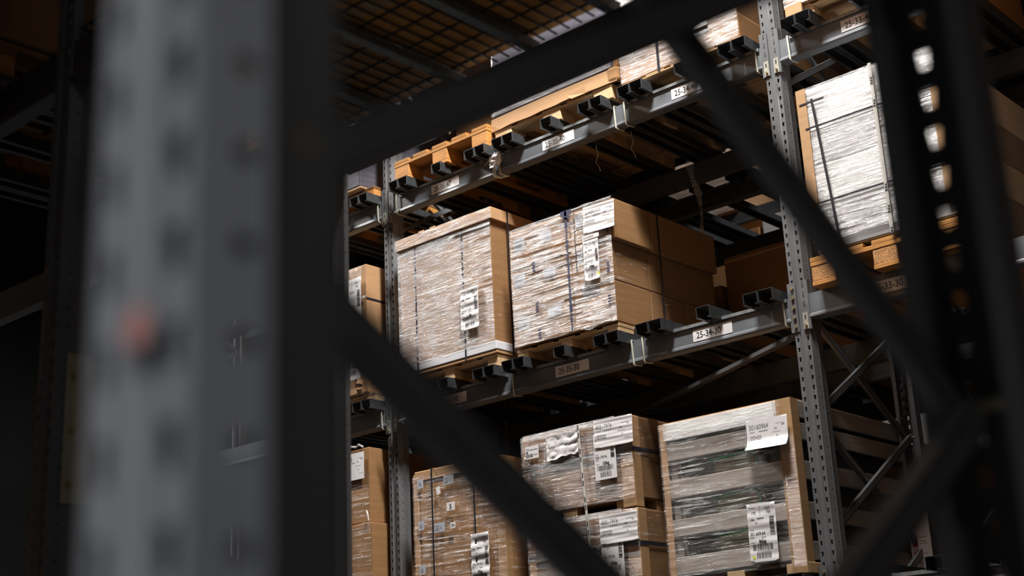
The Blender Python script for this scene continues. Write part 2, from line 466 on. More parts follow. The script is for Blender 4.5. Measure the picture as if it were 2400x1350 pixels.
# ------------------------------------------------------------------ pallets
def pallet(x0, x1, z0, label, y0=-0.07, y1=1.13, H=0.144, name='wooden_pallet', woodm=WOOD, blockm=CHIP, bw=0.13, mark=None):
    """nine-block pallet of total height H; the tall kind also has bottom boards"""
    t = thing(name, ((x0 + x1) / 2, (y0 + y1) / 2, z0), label, 'pallet')
    tall = H > .11
    bt = .022 if tall else .0
    dk = .022 if tall else .009
    z = z0
    if tall:
        for xa in (x0, (x0 + x1) / 2 - bw / 2, x1 - bw):
            bevbox('bottom_board', xa, xa + bw, y0, y1, z, z + bt, woodm, t, .002, 1)
        z += bt
    hb = H - bt - 2 * dk
    for xa in (x0, (x0 + x1) / 2 - bw / 2, x1 - bw):
        for ya in (y0, (y0 + y1) / 2 - .07, y1 - .14):
            bevbox('block', xa + .002, xa + bw - .002, ya + .002, ya + .138, z, z + hb, blockm, t, .003, 1)
    z += hb
    for ya in (y0, (y0 + y1) / 2 - .07, y1 - .14):
        bevbox('cross_board', x0, x1, ya, ya + .14, z, z + dk, woodm, t, .002, 1)
    z += dk
    n = 5
    pw = (x1 - x0) / (n + (n - 1) * .35)
    for i in range(n):
        xa = x0 + i * pw * 1.35
        bevbox('deck_board', xa, xa + pw, y0, y1, z, z + dk, woodm, t, .002, 1)
    if mark:
        sticker(t, (x1 - .0015, y0 + .02, z0 + bt + .008), .11, .06, mark, paper=woodm, facing='+X', name='stamp', thick=.0003)
    return t, z0 + H

# ------------------------------------------------------------------ rack parts
def post_mesh(h, rs=(.0034, .0034), k=1.0):
    """cold-formed open upright, slotted face at y=0 looking to -Y, origin at its foot"""
    mb = MB(); P = 0.05; n = int(h / P)
    def P3(u, z, a, b):  # point on a strip between profile points a,b at fraction u
        return (a[0] + (b[0] - a[0]) * u, a[1] + (b[1] - a[1]) * u, z)
    L = [(-.035, .083), (-.0575, .083), (-.057, .034), (-.043, .0), (-.015, 0), (-.010, .007), (.010, .007), (.015, 0), (.043, 0), (.057, .034), (.0575, .083), (.035, .083)]
    kinds = {2: 'hole', 3: 'slot', 7: 'slot', 8: 'hole'}
    H = n * P
    for i in range(len(L) - 1):
        a, b = L[i], L[i + 1]; w = math.hypot(b[0] - a[0], b[1] - a[1])
        kd = kinds.get(i)
        if not kd or (kd == 'hole' and not (rs[0] if i == 8 else rs[1])):
            mb.poly([P3(0, 0, a, b), P3(1, 0, a, b), P3(1, H, a, b), P3(0, H, a, b)]); continue
        # hole centre along the strip
        if kd == 'slot':
            cx = abs(.029 - abs(a[0])) / w
            pts = [(-.0048 * k, -.0108 * k), (.0048 * k, -.0108 * k), (.0074 * k, .0108 * k), (-.0074 * k, .0108 * k)]
        else:
            cx = .72 if i == 8 else .28
            r = rs[0] if i == 8 else rs[1]; pts = [(r * math.cos(math.pi * (-.75 + .25 * q)), r * math.sin(math.pi * (-.75 + .25 * q))) for q in range(8)]
        for c in range(n):
            zc = c * P + .025; z0, z1 = c * P, (c + 1) * P
            inner = [P3(cx + p[0] / w, zc + p[1], a, b) for p in pts]
            if kd == 'slot':
                outer = [P3(0, z0, a, b), P3(1, z0, a, b), P3(1, z1, a, b), P3(0, z1, a, b)]
            else:
                outer = [P3(0, z0, a, b), P3(cx, z0, a, b), P3(1, z0, a, b), P3(1, zc, a, b), P3(1, z1, a, b), P3(cx, z1, a, b), P3(0, z1, a, b), P3(0, zc, a, b)]
            m_ = len(inner)
            for q in range(m_):
                q2 = (q + 1) % m_
                mb.poly([outer[q], outer[q2], inner[q2], inner[q]])
    me = bpy.data.meshes.new('upright'); me.from_pydata(mb.v, [], mb.f)
    bm = bmesh.new(); bm.from_mesh(me); bmesh.ops.remove_doubles(bm, verts=bm.verts, dist=1e-5)
    bmesh.ops.recalc_face_normals(bm, faces=bm.faces)
    bmesh.ops.solidify(bm, geom=bm.faces[:], thickness=.0022)
    bm.to_mesh(me); bm.free()
    return me
POST = post_mesh(7.0)
POST.materials.append(STEEL)
POST_NEAR = post_mesh(7.0, (.0062, .0034), 1.15); POST_NEAR.materials.append(STEEL)
POST_PLAIN = post_mesh(7.0, (0, .0034)); POST_PLAIN.materials.append(STEEL)

def brace_mb(a, b, w=.034, d=.022, up=(1, 0, 0)):
    """open C-section lacing between two points of one frame plane"""
    a = Vector(a); b = Vector(b); dr = (b - a).normalized(); n = Vector(up); s = dr.cross(n).normalized()
    mb = MB(); t = .003
    mb.bar(a + n * (d / 2 - t / 2), b + n * (d / 2 - t / 2), w, t, up=n)
    for sg in (-1, 1):
        mb.bar(a + s * sg * (w / 2 - t / 2), b + s * sg * (w / 2 - t / 2), t, d, up=n)
    return mb

def frame(x, yf, yr, label, z0=0.0, node0=.58, group=None, step=.585, off=-.004, dz=0.0, meshes=None):
    """upright frame: two posts (slotted faces outwards) and lattice bracing"""
    t = thing('upright_frame', (x, (yf + yr) / 2, 0), label, 'rack upright', group)
    y0, y1 = min(yf, yr), max(yf, yr)
    for pi_, (yy, rot) in enumerate(((y0, 0), (y1, math.pi))):
        o = bpy.data.objects.new('upright_post', meshes[pi_] if meshes else POST); COL.objects.link(o); o.parent = t; ORG[o] = ORG[t]
        o.location = Vector((x, yy, z0)) - ORG[t]; o.rotation_euler = (0, 0, rot)
        bevbox('foot_plate', x - .08, x + .08, min(yy, yy + (.13 if rot == 0 else -.13)) , max(yy, yy + (.13 if rot == 0 else -.13)), 0, .012, STEEL, t, .002, 1)
    ya, yb = y0 + .06, y1 - .06
    z = node0; k = 0
    while z + step < 6.9:
        brace_mb((x + off, ya, z + dz), (x + off, yb, z + step + dz), .036).build('diagonal_brace', STEEL, t)
        brace_mb((x + off - .024, yb, z), (x + off - .024, ya, z + step)).build('diagonal_brace', STEEL, t)
        for yy in (ya, yb):
            MB().tube([(x - .058, yy, z), (x + .058, yy, z)], .006, 6).build('bolt', BOLT, t)
        z += step; k += 1
    return t

def beam(x0, x1, y, zb, label, labels=(), sgn=-1, clip=('clip', 'clip'), mat=BEAMP, group=None, conn=True):
    """box beam with step profile; sgn=-1: seen face looks to -Y and lies at y"""
    t = thing('shelf_beam', ((x0 + x1) / 2, y, zb), label, 'rack beam', group)
    s = 1 if sgn == -1 else -1
    prof = [(0.0, .131), (.0, .028), (-.004, .022), (-.006, .010), (-.002, .0), (.052, .0), (.052, .131)]
    prof = [(y + s * p[0], zb + p[1]) for p in prof]
    MB().prism(prof, 'X', x0, x1).build('beam_profile', mat, t)
    if conn:
        for xe, dr, c in ((x0, -1, clip[0]), (x1, 1, clip[1])):
            # plate on the slotted face of the post, with fold down its side
            xi = xe; xo = xe + dr * .040
            pa, pb = min(xi - dr * .004, xo), max(xi - dr * .004, xo)
            mb = MB()
            z0, z1 = zb - .05, zb + .205
            mb.box(pa, pb, y - .0045 if s > 0 else y + .0015, y - .0015 if s > 0 else y + .0045, z0, z1)
            mb.box(min(xi - dr * .006, xi - dr * .001), max(xi - dr * .006, xi - dr * .001), min(y - .004 * s, y + .055 * s), max(y - .004 * s, y + .055 * s), z0, z1)
            pl = mb.build('end_connector', STEEL, t)
            xc = xe + dr * .021
            yy = y - s * .0045
            if c == 'bolts':
                for q in range(5):
                    MB().tube([(xc, yy + .001 * s, z0 + .025 + q * .05), (xc, yy - s * .0075, z0 + .025 + q * .05)], .0085, 6).build('bolt', BOLT, pl)
            else:
                hb = MB()
                for q in range(2, 5):
                    zz = z0 + .028 + q * .05
                    hb.box(xc - .0035, xc + .0035, min(yy, yy - .0006 * s), max(yy, yy - .0006 * s), zz - .011, zz + .008)
                    hb.box(xc - .003, xc + .003, min(yy, yy - .0006 * s), max(yy, yy - .0006 * s), zz + .014, zz + .019)
                hb.build('hook_opening', DARKM, pl)
                cb = MB(); cb.box(xc - .014, xc + .014, min(yy, yy - .003 * s), max(yy, yy - .003 * s), z0 + .004, z0 + .088)
                cp = cb.build('safety_clip', ZINC, pl)
                # slot and bolt of the clip
                MB().box(xc - .004, xc + .004, min(yy - .003 * s, yy - .0036 * s), max(yy - .003 * s, yy - .0036 * s), z0 + .055, z0 + .075).build('clip_slot', DARKM, pl)
                MB().tube([(xc, yy, z0 + .022), (xc, yy - .010 * s, z0 + .022)], .0075, 6).build('bolt', BOLT, pl)
    for (lx, txt) in labels:
        bay_label(t, lx, zb + .066, txt, y if s > 0 else y)
    return t

def cbar_mb(x, y0, y1, zt, h=.0425, nose=False, yoff=0.0):
    """support bar: upside-down U with lips, 84 mm wide"""
    w, t, lip = .083, .0025, .018
    o = [(x, zt - h), (x, zt), (x + w, zt), (x + w, zt - h), (x + w - lip, zt - h), (x + w - lip, zt - h + t), (x + w - t, zt - h + t), (x + w - t, zt - t), (x + t, zt - t), (x + t, zt - h + t), (x + lip, zt - h + t), (x + lip, zt - h)]
    mb = MB(); n = len(mb.v); k = len(o)
    ys_ = (y0, y1)
    if nose:
        m2 = cbar_mb(x, y0, -.0105 + yoff, zt, h=.060)
        mb.v += m2.v; mb.f += m2.f; ys_ = (-.0100 + yoff, y1); n = len(mb.v)
    for yy in ys_:
        mb.v += [(p[0], yy, p[1]) for p in o]
    for i in range(k):
        j = (i + 1) % k; mb.f.append((n + i, n + j, n + k + j, n + k + i))
    quads = [(0, 1, 8, 9), (1, 2, 7, 8), (2, 3, 6, 7), (3, 4, 5, 6), (9, 10, 11, 0)]
    for q in quads:
        mb.f.append(tuple(n + i for i in q)); mb.f.append(tuple(n + k + i for i in reversed(q)))
    # pressed holes along the walls
    return mb

def grid(xp, zt, label, y0=-.12, y1=1.18, yrail=-.006, group=None, which=(0, .0875, .395, .683, .7705), ties=(), rail=True):
    t = thing('pallet_support_grid', (xp + .43, (y0 + y1) / 2, zt - .045), label, 'shelf grid', group)
    for dx in which:
        cbar_mb(xp + dx, y0, y1, zt, nose=True, yoff=yrail + .006).build('support_bar', BARM, t)
        hb = MB()
        for q in range(6):          # louvre holes pressed into the web of the bar
            yy = y0 + .03 + q * .022
            for zz in (zt - .016, zt - .028):
                hb.box(xp + dx + .0803, xp + dx + .0806, yy, yy + .010, zz, zz + .007)
        hb.build('pressed_holes', GALV, t)
    if rail:
        for ya, yb in ((yrail - .003, yrail), (yrail + 1.10, yrail + 1.103)):
            MB().box(xp - .02, xp + .865, ya, yb, zt - .061, zt - .0435).box(xp - .02, xp + .865, yb + .0003, yb + .03, zt - .0447, zt - .0432).build('rail', GALV, t)
    for tx in ties:
        tie(t, tx, zt)
    return t

def tie(parent, tx, zt, y=0.0):
    zb = zt - .174
    pts = [(tx, y - .012, zt - .040), (tx + .002, y - .013, zt - .09), (tx + .004, y - .010, zb - .004), (tx + .006, y + .0, zb - .010), (tx + .008, y + .06, zb - .004)]
    mb = MB()
    for a, b in zip(pts[:-1], pts[1:]):
        mb.bar(a, b, .009, .0028, up=(0, 1, .15) if abs(a[2] - b[2]) > .02 else (0, .1, 1))
    mb.bar((tx, y - .012, zt - .043), (tx + .002, y + .03, zt - .040), .009, .0028)
    return mb.build('cable_tie', TIE, parent)

# ------------------------------------------------------------------ building shell
def struct(name, mb, mat):
    return tag(mb.build(name, mat), kind='structure')
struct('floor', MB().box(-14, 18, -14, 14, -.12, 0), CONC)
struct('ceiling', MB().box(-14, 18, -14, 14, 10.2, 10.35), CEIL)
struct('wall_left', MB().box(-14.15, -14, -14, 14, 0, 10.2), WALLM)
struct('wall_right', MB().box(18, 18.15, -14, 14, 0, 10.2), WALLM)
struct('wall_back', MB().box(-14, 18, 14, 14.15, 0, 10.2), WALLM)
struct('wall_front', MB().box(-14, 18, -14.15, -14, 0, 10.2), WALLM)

BX0, BX1, BX2, BXm = .029, 2.980, 5.931, -2.922     # frame centres of the far rack
Z20, Z30, Z40 = 1.966, 3.366, 4.766                 # undersides of the beams

# ------------------------------------------------------------------ far rack (the one in focus)
frame(BXm, 0, 1.1, 'grey slotted upright frame of the lit rack, one bay left of the bay 25-36', node0=.565)
frame(BX0, 0, 1.1, 'slim grey slotted upright in the lit rack, left of the label 25-36-40', node0=.565)
frame(BX1, 0, 1.1, 'grey slotted upright of the lit rack with a five-bolt plate between 25-34-30 and 25-33-30', node0=.565)
frame(BX2, 0, 1.1, 'grey upright frame of the lit rack hidden behind the dark near post on the right', node0=.565)
for bi, (xa, xb) in enumerate(((BXm, BX0), (BX0, BX1), (BX1, BX2))):
    a, b = xa + .051, xb - .051
    bayn = ('left of the slim upright', 'in the middle bay', 'right of the thick upright')[bi]
    for lv, zb in (('20', Z20), ('30', Z30), ('40', Z40)):
        p0 = xa + .091
        labs = []
        if bi == 1:
            labs = [(.437 if lv == '40' else .433, '25-36-' + lv), (1.383, '25-35-' + lv), (2.335, '25-34-' + lv)]
        if bi == 2:
            labs = [(3.398 if lv == '40' else 3.365, '25-33-' + lv), (4.33, '25-32-' + lv)]
        nm = {'20': 'lowest', '30': 'middle', '40': 'upper'}[lv]
        beam(a, b, 0.0, zb, '%s grey front beam of the lit rack %s' % (nm, bayn) + (', carrying labels ending in -%s' % lv if labs else ''), labs,
             clip=('clip', 'bolts' if (bi == 1 and lv != '40') else 'clip'))
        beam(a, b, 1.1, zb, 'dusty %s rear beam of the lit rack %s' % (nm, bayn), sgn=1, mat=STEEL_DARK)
PX = {(0, 2): -.900, (1, 0): .162, (1, 1): 1.078, (1, 2): 2.050, (2, 0): 3.122}
P = lambda bay, k: PX[bay, k]
posn = {(0, 2): 'left of the slim upright', (1, 0): 'at 25-36', (1, 1): 'at 25-35', (1, 2): 'at 25-34', (2, 0): 'at 25-33'}
for (bay, k), where in posn.items():
    for lv, zb in (('20', Z20), ('30', Z30), ('40', Z40)):
        if bay == 2 and lv == '30': continue
        tp = {(1, 0): (.995 if lv == '40' else .99,), (1, 1): (1.063, 1.941), (1, 2): (2.013, 2.894), (2, 0): (3.094,), (0, 2): (-.06,)}[(bay, k)]
        if (bay, k) == (1, 0) and lv == '40': tp = (.122, .985)
        if (bay, k) == (1, 0) and lv == '30': tp = (.13,)
        if (bay, k) == (1, 1) and lv == '40': tp = (1.941,)
        g = grid(P(bay, k), zb + .174, 'galvanised bars supporting the %s level position %s' % ({'20': 'lowest', '30': 'middle', '40': 'upper'}[lv], where), ties=tp)
# plan brace under the middle level
pb = brace_mb((2.87, .105, 3.33), (1.0, 1.04, 3.33), .04, .022, up=(0, 0, 1)).build('plan_brace', STEEL)
tag(pb, 'grey flat brace running back from the thick upright below label 25-34-30', 'brace')

# ---- helper for straps
def vstrap(parent, x, y, z0, z1, w=.014, mat=STRAP, name='strap', ytop=None):
    mb = MB().box(x - w / 2, x + w / 2, y - .0012, y, z0, z1)
    if ytop is not None: mb.box(x - w / 2, x + w / 2, y, ytop, z1, z1 + .0012)
    return mb.build(name, mat, parent)
def hstrap(parent, x0, x1, y, z, h=.02, mat=STRAP, side=None, name='strap'):
    mb = MB().box(x0, x1, y - .0012, y, z - h / 2, z + h / 2)
    if side is not None: mb.box(x1, x1 + .0012, y, side, z - h / 2, z + h / 2)
    return mb.build(name, mat, parent)
def sstrap(parent, x, y, z0, z1, w=.014, mat=STRAP):
    return MB().box(x, x + .0012, y - w / 2, y + w / 2, z0, z1).build('strap', mat, parent)

YF = -.08

# ================================================================== middle level
ZB = Z30 + .174            # 3.575 top of bars
# --- 25-36-30: one tall lidded carton on a white tray
pallet(.20, 1.005, ZB, 'low pale wood pallet under the tall lidded carton at 25-36-30', y0=-.065, H=.078, blockm=WOOD_L, woodm=WOOD_L, bw=.09)
t = thing('lidded_carton', (.6, .5, ZB + .085), 'tall cardboard carton with lid and white base, tightly film-wrapped, at 25-36-30', 'carton')
zp = ZB + .100
bevbox('base_board', .19, 1.012, YF, 1.12, zp - .0215, zp - .0005, CARD_L, t, .003, 1)
bevbox('white_tray', .188, 1.016, YF - .004, 1.125, zp - .04 + .04, zp + .052, WHITEP, t, .004, 1)
bevbox('carton_body', .205, .998, YF + .006, 1.10, zp + .052, 4.462, CARD, t, .006)
bevbox('carton_lid', .186, 1.022, YF - .012, 1.125, 4.455, 4.532, CARD_L, t, .006)
for xx in (.40, .50): bevbox('lid_tab', xx, xx + .05, YF - .016, YF - .01, 4.50, 4.539, CARD_L, t, .002, 1)
wrap(t, .20, 1.002, YF, 1.1, zp + .045, 4.455, FILM_A, seed=3, amp=.004, sag=.02)
wrap(t, .186, 1.022, YF - .012, 1.12, 4.455, 4.53, FILM_B, seed=8, amp=.003, front_only=True, nz=30)
for xx in (.355, .765):
    vstrap(t, xx, YF - .0045, zp - .02, 4.535, .012, ytop=1.1)
sstrap(t, 1.0230, .055, zp - .02, 4.535, .012)
ship_label(t, .748, 3.80, .148, .258, YF - .018, '002.677.07', '11kg', ('157', '630', '585'), '2210', wav=.0022, seed=11)
# --- 25-35-30: cartons in three layers
pallet(1.15, 1.90, ZB, 'pale wood pallet under the three-layer carton stack at 25-35-30', y0=-.06, H=.060, blockm=WOOD_L, woodm=WOOD_L, bw=.085)
t = thing('wrapped_carton_stack', (1.53, .5, ZB + .085), 'stack of six small cartons in glossy film with sheet 20486500, at 25-35-30', 'carton stack')
rows = [3.615, 3.846, 4.082, 4.322]
zb = 3.66
rows[0] = 3.606
ys = [YF, .258, .594, .93]
for r in range(3):
    for c, (xa, xb) in enumerate(((1.156, 1.607), (1.609, 1.928 if r == 2 else 1.900))):
        for d in range(3):
            bevbox('carton', xa + .001, xb - .001 + (0 if c == 0 else .004 * (r == 2)), ys[d] + .002 + .004 * ((r + c) % 2), ys[d + 1] - .002, rows[r] + (0.002 if r == 0 else .0015), rows[r + 1] - .0015, CARD, t, .005)
wrap(t, 1.162, 1.908, YF - .001, .93, 3.607, 4.30, FILM_B, seed=21, amp=.0055, sag=.022)
wrap(t, 1.165, 1.93, YF - .003, .93, 4.285, 4.33, FILM_W, seed=25, amp=.008, front_only=True, nz=16, sag=.02)
for z in (4.082, 3.846, 3.625):
    tb = MB()
    for q in range(24):
        xa = 1.16 + q * .0315; o1 = .012 * random.Random(q * 7 + int(z * 1000)).random()
        tb.poly([(xa, YF - .013, z - .012 + o1), (xa + .0315, YF - .013, z - .010), (xa + .0315, YF - .009, z + .014), (xa, YF - .009, z + .012 + o1 * .5)])
    if z > 3.7: tb.build('film_roll', FILM_W, t)
# printed tape down the column gap, print marks and stickers
tm = MB(); rr = random.Random(5); z = 4.33
tm.box(1.560, 1.640, YF - .0125, YF - .0115, 4.305, 4.333); tm.box(1.575, 1.625, YF - .0125, YF - .0115, 4.28, 4.305)
while z > 3.64:
    h = rr.choice((.012, .02, .03, .045)); wd = rr.choice((.009, .012, .016, .021))
    tm.box(1.598 - wd / 2, 1.598 + wd / 2, YF - .0125, YF - .0115, z - h, z); z -= h + rr.choice((.002, .004, .008))
tm.build('printed_tape', INKB, t)
tm = MB(); z = 4.30
while z > 3.95:
    tm.box(1.655, 1.661, YF - .0125, YF - .0115, z - .012, z); z -= .018
tm.build('stitched_line', INK, t)
tm = MB()
for (x, z) in ((1.34, 4.03), (1.35, 3.78), (1.36, 3.62), (1.89, 4.12), (1.88, 3.89), (1.875, 3.70)):
    for q in range(4): tm.box(x - .008 - .004 * (q % 2), x + .009, YF - .0125, YF - .0115, z + q * .016, z + q * .016 + .011)
tm.build('carton_print', INKB, t)
for (x, z, ww, hh) in ((1.395, 4.195, .08, .06), (1.185, 4.19, .085, .08), (1.40, 3.975, .09, .055), (1.175, 3.98, .085, .07), (1.42, 3.735, .10, .055), (1.19, 3.715, .08, .07), (1.66, 4.215, .055, .07), (1.66, 4.0, .05, .07), (1.68, 3.80, .09, .055)):
    sticker(t, (x, YF - .001, z), ww, hh, [('gr', .006, hh * .7, ww * .4, .005), ('gr', .006, hh * .45, ww * .7, .003), ('gr', ww * .5, hh * .15, ww * .4, hh * .18)], paper=PAPERB, name='carton_sticker')
big_sheet(t, 1.728, 4.150, .222, .158, YF - .020, '20486500', '253530', tilt=-.045, wav=.001)
sticker(t, (1.716, YF - .018, 4.112), .118, .028, [('g', 'ECIS28528', .006, .007, .018)], name='carton_sticker')
ship_label(t, 1.716, 3.870, .108, .235, YF - .0175, '204.865.00', '348kg', ('355', '1200', '770'), '2217', wav=.0012, seed=31,
           extra=[('dot', .098, .030, .009)])
sstrap(t, 1.934, .335, 3.62, 4.32, .012)
# torn film corner
fb = MB(); fb.poly([(1.68, YF - .014, 3.66), (1.90, YF - .012, 3.69), (1.905, YF - .016, 3.655), (1.76, YF - .02, 3.628)]); fb.build('film_flap', FILM_W, t)
# --- left bay, middle level
pallet(-.86, -.06, ZB, 'pale pallet under the wrapped carton left of the slim upright, middle level', y0=-.06, H=.060, blockm=WOOD_L, woodm=WOOD_L, bw=.09)
t = thing('wrapped_carton', (-.5, .5, ZB + .09), 'film-wrapped carton with dark strap and torn lower corner, left of the slim upright, middle level', 'carton')
bevbox('carton_body', -.90, -.108, YF, 1.1, ZB + .061, 4.462, CARD_L, t, .006)
wrap(t, -.905, -.150, YF, 1.1, 3.80, 4.46, FILM_D, seed=33, amp=.003)
hstrap(t, -.9, -.108, YF - .012, 4.235, .016, STRAPW); hstrap(t, -.108, -.1079, YF, 4.225, .016, STRAP, side=1.05)
ship_label(t, -.305, 4.02, .160, .36, YF - .015, '002.179.76', '122kg', ('5', '1150', '760'), '2216', wav=.001, seed=41)
sticker(t, (-.26, YF - .014, 3.70), .10, .13, [('bar', .01, .075, .08, .03, 4), ('bar', .01, .03, .05, .035, 5)], name='shipping_label')
cr = MB(); cr.poly([(-.26, YF - .03, 3.66), (-.20, YF - .02, 3.72), (-.13, YF - .05, 3.74), (-.20, YF - .06, 3.67)]); cr.poly([(-.26, YF - .03, 3.66), (-.20, YF - .06, 3.67), (-.27, YF - .05, 3.60)])
cr.build('torn_film', FILM_W, t)
kn = MB(); kn.tube([(-.165, YF - .01, 3.605), (-.155, YF - .03, 3.63), (-.15, YF - .035, 3.65), (-.155, YF - .02, 3.68)], .022, 8); kn.build('crushed_corner', CARD_L, t)
# --- 25-33-30: orange pallet and white load
pt, zt = pallet(3.112, 3.905, Z30 + .131, 'orange pallet with pressed-chip blocks under the white load at 25-33-30', y0=-.085, H=.144, woodm=WOOD, blockm=CHIP, bw=.128)
t = thing('white_wrapped_load', (3.55, .5, zt), 'tall white film-wrapped load with brown corner board and black straps at 25-33-30', 'wrapped load')
zz = [zt + .01, 3.905, 4.105, 4.308, 4.525]
ms = [GREYBOX, WHITEBOX, GREYBOX, WHITEBOX]
for i in range(4):
    bevbox('carton', 3.158, 3.888, YF, 1.1, zz[i] + .0015, zz[i + 1] - .0015, ms[i], t, .008)
MB().box(3.146, 3.200, YF - .0125, YF - .0085, zt + .07, 4.53).box(3.146, 3.150, YF - .0085, .0, zt + .07, 4.53).build('corner_board', CORNER, t)
MB().box(3.850, 3.902, YF - .0125, YF - .0085, zt + .07, 4.30).box(3.898, 3.902, YF - .0085, .0, zt + .07, 4.30).build('corner_board', CORNER, t)
wrap(t, 3.155, 3.892, YF - .002, 1.1, zt + .06, 4.53, FILM_W, seed=51, amp=.005, sag=.015)
sb = MB(); n = 20
for i in range(n):
    za, zb_ = 4.46 - i * .044, 4.46 - (i + 1) * .044
    xa = 3.232 + i * .0035 ; xb = xa + .0035
    sb.poly([(xa - .007, YF - .0145, za), (xb - .007, YF - .0145, zb_), (xb + .007, YF - .0145, zb_), (xa + .007, YF - .0145, za)])
sb.build('strap', STRAP, t)
for (za, zb_) in ((4.308, 4.302), (3.905, 3.905)):
    MB().box(3.18, 3.89, YF - .014, YF - .013, za - .005, za + .004).build('strap', STRAP, t)
MB().box(3.16, 3.30, YF - .014, YF - .013, 4.44, 4.45).build('strap', STRAP, t)
st = MB(); tx = MB()
st.box(3.556, 3.574, YF - .0165, YF - .0155, zt + .01, 4.535)
for z in (4.42, 4.30, 3.86, 3.75, 3.64):
    for q in range(3): tx.box(3.560 + .001 * q, 3.570, YF - .0172, YF - .0166, z + q * .014, z + q * .014 + .009)
    tx.box(3.558, 3.559, YF - .0172, YF - .0166, z - .008, z + .05); tx.box(3.571, 3.572, YF - .0172, YF - .0166, z - .008, z + .05)
so = st.build('printed_strap', STRAPW, t); tx.build('strap_print', INK, so)

# ================================================================== lowest level
ZC = Z20 + .174            # 2.175
# --- 25-36-20
t = thing('wrapped_carton', (.65, .5, ZC), 'large pale carton behind thin film marked 5 and CN, two black straps, below 25-36-30', 'carton')
bevbox('carton_body', .325, 1.018, YF, 1.1, ZC + .101, 3.012, CARD, t, .01)
bevbox('corner_board', .288, .330, YF - .006, YF + .05, ZC + .1, 3.00, CARD_L, t, .003, 1)
bevbox('corner_board', .955, 1.022, YF - .006, YF + .05, ZC + .1, 2.99, CORNER, t, .003, 1)
bevbox('top_edge_board', .300, .97, YF - .007, YF + .04, 2.955, 3.016, CARD_L, t, .004, 1)
wrap(t, .29, 1.022, YF - .006, 1.1, ZC + .1, 2.985, FILM_C, seed=61, amp=.004)
for xx in (.458, .800): vstrap(t, xx, YF - .0175, ZC + .1, 3.02, .012, ytop=1.0)
sticker(t, (.575, YF - .018, 2.745), .068, .048, [('t', '5', .024, .008, .042, .0008)], name='number_sticker')
sticker(t, (.603, YF - .018, 2.640), .038, .034, [('t', 'CN', .006, .010, .020, .0004)], name='number_sticker')
sticker(t, (.500, YF - .018, 2.850), .030, .045, [], paper=YELLOW if False else PAPER, tilt=.2, name='paper_scrap')
for (x, z) in ((.555, 2.90), (.470, 2.63), (.335, 2.66), (.335, 2.40), (.335, 2.91)):
    sticker(t, (x, YF - .017, z), .085 if x > .4 else .05, .055, [('gr', .008, .036, .03, .004), ('gr', .008, .012, .03, .016), ('gr', .05, .02, .008, .014)] if x > .4 else [('gr', .012, .015, .02, .02)], paper=PAPERB, name='carton_sticker')
ship_label(t, .762, 2.255, .140, .330, YF - .019, '502.349.20', '97kg', ('', '1110', '785'), '2216', wav=.003, seed=71, extra=[('dot', .128, .058, .008)])
pallet(.29, 1.02, ZC, 'wood pallet under the large carton marked 5, lowest level', y0=-.06, H=.10, blockm=WOOD_L, woodm=WOOD_L, bw=.09)
# --- 25-35-20: two strapped cartons one above the other
def strapped(zlo, zhi, x0, x1, lab, sheet_z, lab_z, seed, upper):
    t = thing('strapped_carton', ((x0 + x1) / 2, .5, zlo), lab, 'carton')
    bevbox('carton_body', x0 + .006, x1 - .004, YF + .004, 1.1, zlo, zhi - .002, CARD_D, t, .01)
    bevbox('corner_board', x0, x0 + .045, YF - .004, YF + .05, zlo, zhi - .01, CARD_L, t, .003, 1)
    bevbox('corner_board', x1 - .085, x1 + .001, YF - .004, YF + .07, zlo - (.045 if upper else 0), zhi - .004, CORNER, t, .003, 1)
    wrap(t, x0, x1, YF - .004, 1.1, zlo, zhi, FILM_D, seed=seed, amp=.004, sag=.01)
    MB().box(x0 + .02, x1 - .1, YF - .016, YF - .010, zhi - .03, zhi + .004).build('folded_film_edge', FILM_W, t)
    hstrap(t, x0, x1 + .002, YF - .0052, zhi - .185, .022, STRAP, side=1.1)
    return t
t = strapped(2.632, 3.078, 1.172, 1.945, 'upper film-wrapped carton with sheet 00217976 and 122kg label, below 25-35-30', 0, 0, 81, True)
sticker(t, (1.208, YF - .017, 2.945), .098, .072, [('g', 'PCS', .006, .050, .014), ('gr', .03, .05, .06, .003), ('kdot', .014, .038, .006), ('bar', .006, .010, .05, .018, 9), ('gr', .06, .02, .03, .003)], name='carton_sticker')
from mathutils import noise as mn
def crumple(name, parent, x0, z0, w, h, y, skew=.02, amp=.012, fr=16, nx=36, nz=26, seed=1.0):
    mb = MB(); ix = {}
    for i in range(nx + 1):
        for j in range(nz + 1):
            a, b = i / nx, j / nz
            x = x0 + a * w + .010 * mn.noise(Vector((a * 3, b * 5, seed))); z = z0 + b * h + skew * a + .014 * mn.noise(Vector((a * 5, 3, b * 3 + seed)))
            d = amp * (abs(mn.noise(Vector((x * fr, seed, z * fr * 1.3)))) * 1.6 + .35 * abs(mn.noise(Vector((x * fr * 2.6, seed, z * fr * 3)))))
            ix[i, j] = len(mb.v); mb.v.append((x, y - d, z))
    for i in range(nx):
        for j in range(nz):
            mb.f.append((ix[i, j], ix[i + 1, j], ix[i + 1, j + 1], ix[i, j + 1]))
    me = mb.mesh(name, fix=False)
    for p in me.polygons: p.use_smooth = True
    return link(name, me, PAPER, parent)
crumple('crumpled_paper', t, 1.36, 2.91, .23, .13, YF - .013, amp=.006)
ship_label(t, 1.698, 2.752, .146, .25, YF - .017, '002.179.76', '122kg', ('', '', ''), '', seed=91)
big_sheet(t, 1.706, 2.924, .262, .150, YF - .020, '00217976', '253520', tilt=-.015, wav=.0008)
t2 = strapped(2.207, 2.582, 1.186, 1.952, 'lower film-wrapped carton with sheet 00217976, stacked under its twin', 0, 0, 85, False)
